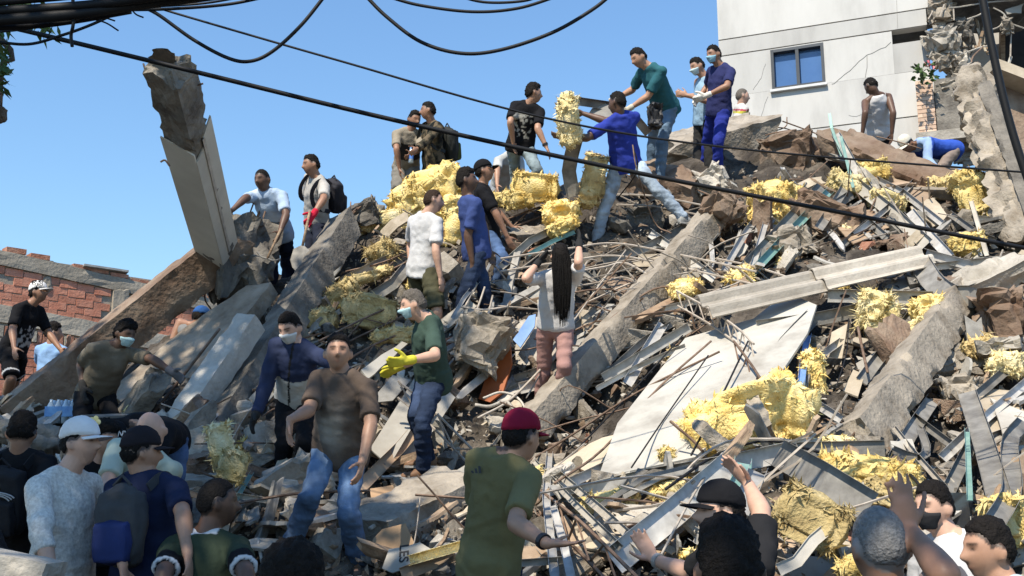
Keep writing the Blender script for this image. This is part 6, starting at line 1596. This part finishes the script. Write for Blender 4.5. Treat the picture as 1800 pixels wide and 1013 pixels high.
q = PEOPLE['p1']; mark('O SO', 'p1', 'cap', 66, 500, .05, M_black, (.25, -1, .1), -4)
mark('NY', 'p27', 'cap', 216, 763, .05, mat('white_thread', (.6, .6, .6)), (-.2, -1, .2))
def triangle_mark(key, px, py, Y, w, n, m_):
    par = [c for c in PEOPLE[key]['root'].children if c.name.split('.')[0] == 'shirt'][0]; p = P(px, py, Y); n = nrm(n); r = nrm(np.cross([0, 0, 1], n)); u = np.cross(n, r)
    for j in range(3):
        x0 = (-.5 + .36 * j) * w; x1 = x0 + .24 * w; h0 = w * (.25 + .22 * j)
        V = [p + r * x0, p + r * x1, p + r * (x1 - .12 * w) + u * h0, p + r * (x0 - .12 * w) + u * h0]; V = V + [v - n * .002 for v in V]
        obj('shirt_mark', V, [(0, 1, 2, 3), (0, 4, 5, 1), (1, 5, 6, 2), (2, 6, 7, 3), (3, 7, 4, 0)], m_, par)
triangle_mark('p32', 838, 832, surf_y('p32', 'shirt', 838, 832) - .008, .05, (-.25, -1, .1), M_black)
# ================================================================ overhead cables
def cable(pts, r, label, k=8, m=None, twist=0):
    q = catmull([P(*p) for p in pts], k)
    out = lambda p: p[0] < 0 or p[0] > PW or p[1] < 0
    if out(pts[0]): q = [q[0] + nrm(q[0] - q[1]) * 3.0] + q          # runs on past the edge of the picture
    if out(pts[-1]): q = q + [q[-1] + nrm(q[-1] - q[-2]) * 3.0]
    return MB().tube(q, r, 7).build('overhead_cable', m or M_cable, smooth=True, label=label, cat='cable')
cable([(-120, 18, 5.2), (0, 44, 5.2), (300, 116, 5.3), (700, 213, 5.5), (1100, 300, 5.7), (1500, 378, 5.9), (1800, 436, 6.0), (1950, 462, 6.1)], .0125, 'thick black cable crossing the whole scene from upper left to right')
cable([(260, 8, 6.5), (330, 30, 6.5), (600, 108, 6.6), (960, 208, 6.8), (1300, 262, 7.0), (1800, 303, 7.3), (1950, 312, 7.4)], .0075, 'thin black cable crossing above the thick one')
cable([(-60, 42, 4.6), (0, 36, 4.6), (130, 26, 4.6), (250, 8, 4.7), (360, -6, 4.8), (460, -20, 4.9)], .026, 'lowest and thickest cable of the bundle at the upper left')
cable([(-60, 26, 4.6), (0, 20, 4.6), (150, 10, 4.6), (300, -8, 4.7)], .022, 'second cable of the bundle at the upper left')
cable([(-60, 8, 4.6), (0, 4, 4.6), (120, -6, 4.6), (220, -16, 4.6)], .018, 'uppermost cable of the bundle at the upper left')
cable([(-30, 50, 4.7), (60, 46, 4.7), (140, 36, 4.7), (230, 20, 4.7)], .014, 'slim cable under the thick bundle')
cable([(240, 10, 4.9), (275, 24, 4.9), (340, 70, 4.9), (400, 102, 4.9), (440, 108, 4.9), (480, 90, 4.9), (530, 44, 4.9), (575, -12, 4.9)], .009, 'drooping loop of cable left of centre')
cable([(640, -10, 4.8), (680, 30, 4.8), (740, 74, 4.8), (810, 94, 4.8), (880, 88, 4.8), (970, 58, 4.8), (1040, 18, 4.8), (1080, -14, 4.8)], .009, 'wide drooping loop of cable at the top centre')
cable([(680, -6, 5), (740, 10, 5), (830, 21, 5), (910, 15, 5), (985, -8, 5)], .008, 'shallow loop of cable above the wide loop')
cable([(790, -12, 5), (850, 4, 5), (920, 2, 5), (960, -12, 5)], .007, 'shortest loop of cable at the top centre')
cable([(200, 18, 4.9), (300, 16, 4.9), (400, 8, 5), (480, -8, 5)], .008, 'cable leaving the bundle just above the column')
cable([(270, 12, 4.9), (360, 6, 4.9), (440, -8, 5)], .006, 'slender cable leaving the bundle')
cable([(-20, 72, 5), (50, 78, 5), (110, 62, 5), (160, 44, 5), (212, 20, 5)], .0075, 'short drooping cable under the bundle')
cable([(-20, 58, 5), (40, 52, 5), (90, 42, 5)], .006, 'slack wire under the bundle')
cable([(1722, -30, 4.2), (1745, 90, 4.2), (1772, 205, 4.2), (1805, 310, 4.2), (1850, 420, 4.2)], .0165, 'heavy black cable hanging steeply at the right edge')
cable([(128, -8, 4.65), (129, 40, 4.6), (125, 62, 4.62), (127, 82, 4.62)], .008, 'frayed cable tie hanging from the bundle')
for i, (lab_, pts) in enumerate(zip(('long dry twig stuck under the cable bundle', 'short dry twig stuck under the cable bundle', 'hooked dry twig stuck in the cable bundle'), [[(155, 32, 4.8), (185, 40, 4.8), (208, 54, 4.8)], [(175, 28, 4.8), (202, 37, 4.8)], [(232, 18, 4.8), (240, 26, 4.8), (252, 31, 4.8)]])):
    cable(pts, .004, lab_) 

# ================================================================ street tree whose crown shades the left and the foreground
rgt = np.random.default_rng(77)
tree = empty('street_tree', (-9.2, 1.2, 0)); tag(tree, 'broad leafy street tree on the left, twigs hanging into view', 'tree')
def limb(pts, r0, r1, name='limb'):
    MB().tube(catmull(pts, 4), r0, 8, r1).build(name, M_bark, tree, True)
limb([(-9.2, 1.2, -.1), (-9.1, 1.3, 2.5), (-8.8, 1.4, 5.0), (-8.4, 1.6, 7.2)], .34, .20, 'trunk')
tips = [(-6.9, 5.4, 10.2), (-8.6, 5.0, 10.6), (-5.6, 2.2, 10.0), (-4.6, .4, 9.6), (-6.2, -1.6, 9.6), (-9.6, 3.0, 11.0), (-7.4, 2.2, 11.2), (-10.4, 6.0, 10.4), (-4.6, -2.4, 9.2), (-3.0, -1.4, 8.8)]
for tp in tips:
    a = np.array([-8.5, 1.55, 6.6]); b = np.array(tp); limb([a, a + (b - a) * .5 + np.array([0, 0, .7]), b], .12, .03)
SHADE = [(-6.9, 5.4, 10.2, 1.7), (-8.8, 5.2, 10.6, 1.9), (-5.9, 2.6, 10.2, 1.6), (-4.7, .5, 9.7, 1.7), (-6.2, -1.5, 9.6, 1.7), (-9.6, 3.0, 11.0, 1.8), (-7.6, 2.4, 11.2, 1.8), (-10.6, 6.4, 10.6, 1.6), (-4.4, -2.4, 9.2, 1.5), (-3.2, -1.5, 8.9, 1.3), (-7.2, .4, 10.4, 1.6), (-5.9, 4.3, 9.6, 1.0), (-5.2, 1.2, 9.2, 1.4), (-3.4, .4, 8.9, 1.2), (-2.2, -3.0, 8.6, 1.5), (-7.9, 3.8, 10.2, 1.5), (-9.2, 6.6, 10.2, 1.5), (-5.3, 6.5, 10, 1.4), (-4.4, 6.2, 9.9, .9), (-8, -2.5, 10, 2.0), (-6, -4.5, 9.4, 2.0)]
def leaves(mb, c, R, n, L, W):
    cl = [np.asarray(c) + nrm(rgt.normal(0, 1, 3)) * R * rgt.uniform(.15, 1) ** .5 * [1, 1, .55] for _ in range(max(4, n // 36))]
    for i in range(n):
        p = cl[int(rgt.integers(len(cl)))] + rgt.normal(0, .20, 3); d = nrm(rgt.normal(0, 1, 3) + [0, 0, -.4]); s = nrm(np.cross(d, rgt.normal(0, 1, 3))); l = L * rgt.uniform(.7, 1.3); w_ = W * rgt.uniform(.7, 1.3)
        mb.add([p, p + d * l * .45 + s * w_, p + d * l, p + d * l * .45 - s * w_], [(0, 1, 2, 3)])
mb = MB()
for x, y, z, R in SHADE: leaves(mb, (x + .6, y - .6, z), R, int(820 * R), .17, .06)
cr = mb.build('crown', M_leaf, tree); cr['kind'] = 'stuff'
# twigs that hang into the picture at the upper left
mb = MB(); tw = MB()
for (px, py, Y, n, sp) in [(40, 12, 5.6, 70, 24), (70, 42, 5.6, 40, 12), (15, -5, 5.6, 60, 20), (0, 95, 5.2, 36, 9), (2, 125, 5.2, 30, 9), (-6, 150, 5.2, 30, 8), (-20, 60, 5.2, 60, 18)]:
    for i in range(n):
        p = P(px + rgt.normal(0, sp), py + rgt.normal(0, sp * .7), Y + rgt.normal(0, .15)); d = nrm(rgt.normal(0, 1, 3) + [0, 0, -.6]); s = nrm(np.cross(d, rgt.normal(0, 1, 3)))
        mb.add([p, p + d * .035 + s * .012, p + d * .075, p + d * .035 - s * .012], [(0, 1, 2, 3)])
o = mb.build('leaf_spray', M_leaf, tree); o['kind'] = 'stuff'
limb([(-8.6, 1.5, 6.0), (-6.0, 3.5, 6.6), (-3.6, 5.3, 5.2), P(20, 8, 5.6), P(66, 36, 5.6)], .05, .006, 'twig')
limb([(-6.5, 3.2, 6.6), (-4.2, 4.8, 5.4), P(-25, 40, 5.2), P(0, 120, 5.2), P(2, 205, 5.2)], .03, .005, 'twig')
V, F = lump(P(-2, 202, 5.2), np.array([.035, 0, 0]), np.array([0, .035, 0]), np.array([0, 0, .05]), .8, .1, .1, 2, 6, 3); obj('seed_pod', V, F, M_bark, tree)

# ================================================================ things at the foot of the heap on the left
root = empty('water_pack', P(102, 748, 9.8)); tag(root, 'shrink-wrapped pack of water bottles in front of the slanting beam', 'water pack')
M_wat = mat('wrapped_bottle', (.34, .46, .58), (.50, .60, .68), rough=.2, spec=.6); base_ = P(80, 744, 9.8)
for i in range(4):
    for j in range(3):
        c = base_ + np.array([.036 + i * .066, .07 * j, 0]); MB().loft([ringp(c + np.array([0, 0, z]), (1, 0, 0), (0, 1, 0), r, r) for z, r in ((0, .030), (.15, .032), (.19, .014), (.21, .013))]).build('bottle', M_wat, root, True)
mb = MB(); mb.box(base_ + np.array([.135, .07, .10]), np.array([.137, 0, 0]), np.array([0, .108, 0]), np.array([0, 0, .045])); mb.build('printed_wrap', mat('wrap_blue', (.06, .17, .42), (.12, .3, .55), rough=.3, scale=14), root)
for (px, py, w, h, Y, lab) in [(60, 775, 90, 50, 7.6, 'dark dusty sack under the pack of water bottles'), (20, 760, 70, 40, 8.2, 'grey sack beside the left edge'), (150, 800, 70, 40, 7.4, 'dark sack behind the dark-haired woman')]:
    a, b, c = px_axes(px, py, Y, -8); k = 1 / ppm(Y); V, F = lump(P(px, py, Y), a * w / 2 * k, b * h / 2 * k, c * .22, .6, .3, .12, 2, 6, 4); obj('sack', V, F, M_concd, smooth=True, label=lab, cat='sack')
# concrete ledge at the bottom left corner, glass screen behind the masked man
roughbox(P(-60, 985, 3.4), P(92, 1016, 3.4), .16, .09, (0, 0, 1), .05, (.02, .02), .006, .015).build('concrete_ledge', M_concw, label='weathered pale ledge at the bottom left corner', cat='ledge')
sheet([(1592, 868), (1710, 866), (1700, 1010), (1600, 1010)], .03, 0, (-.15, -1, .05), 6.0).build('dark_screen', mat('dark_glass', (.02, .022, .026), (.03, .034, .04), rough=.12, spec=.7), label='dark glass screen standing behind the masked person in white', cat='screen')
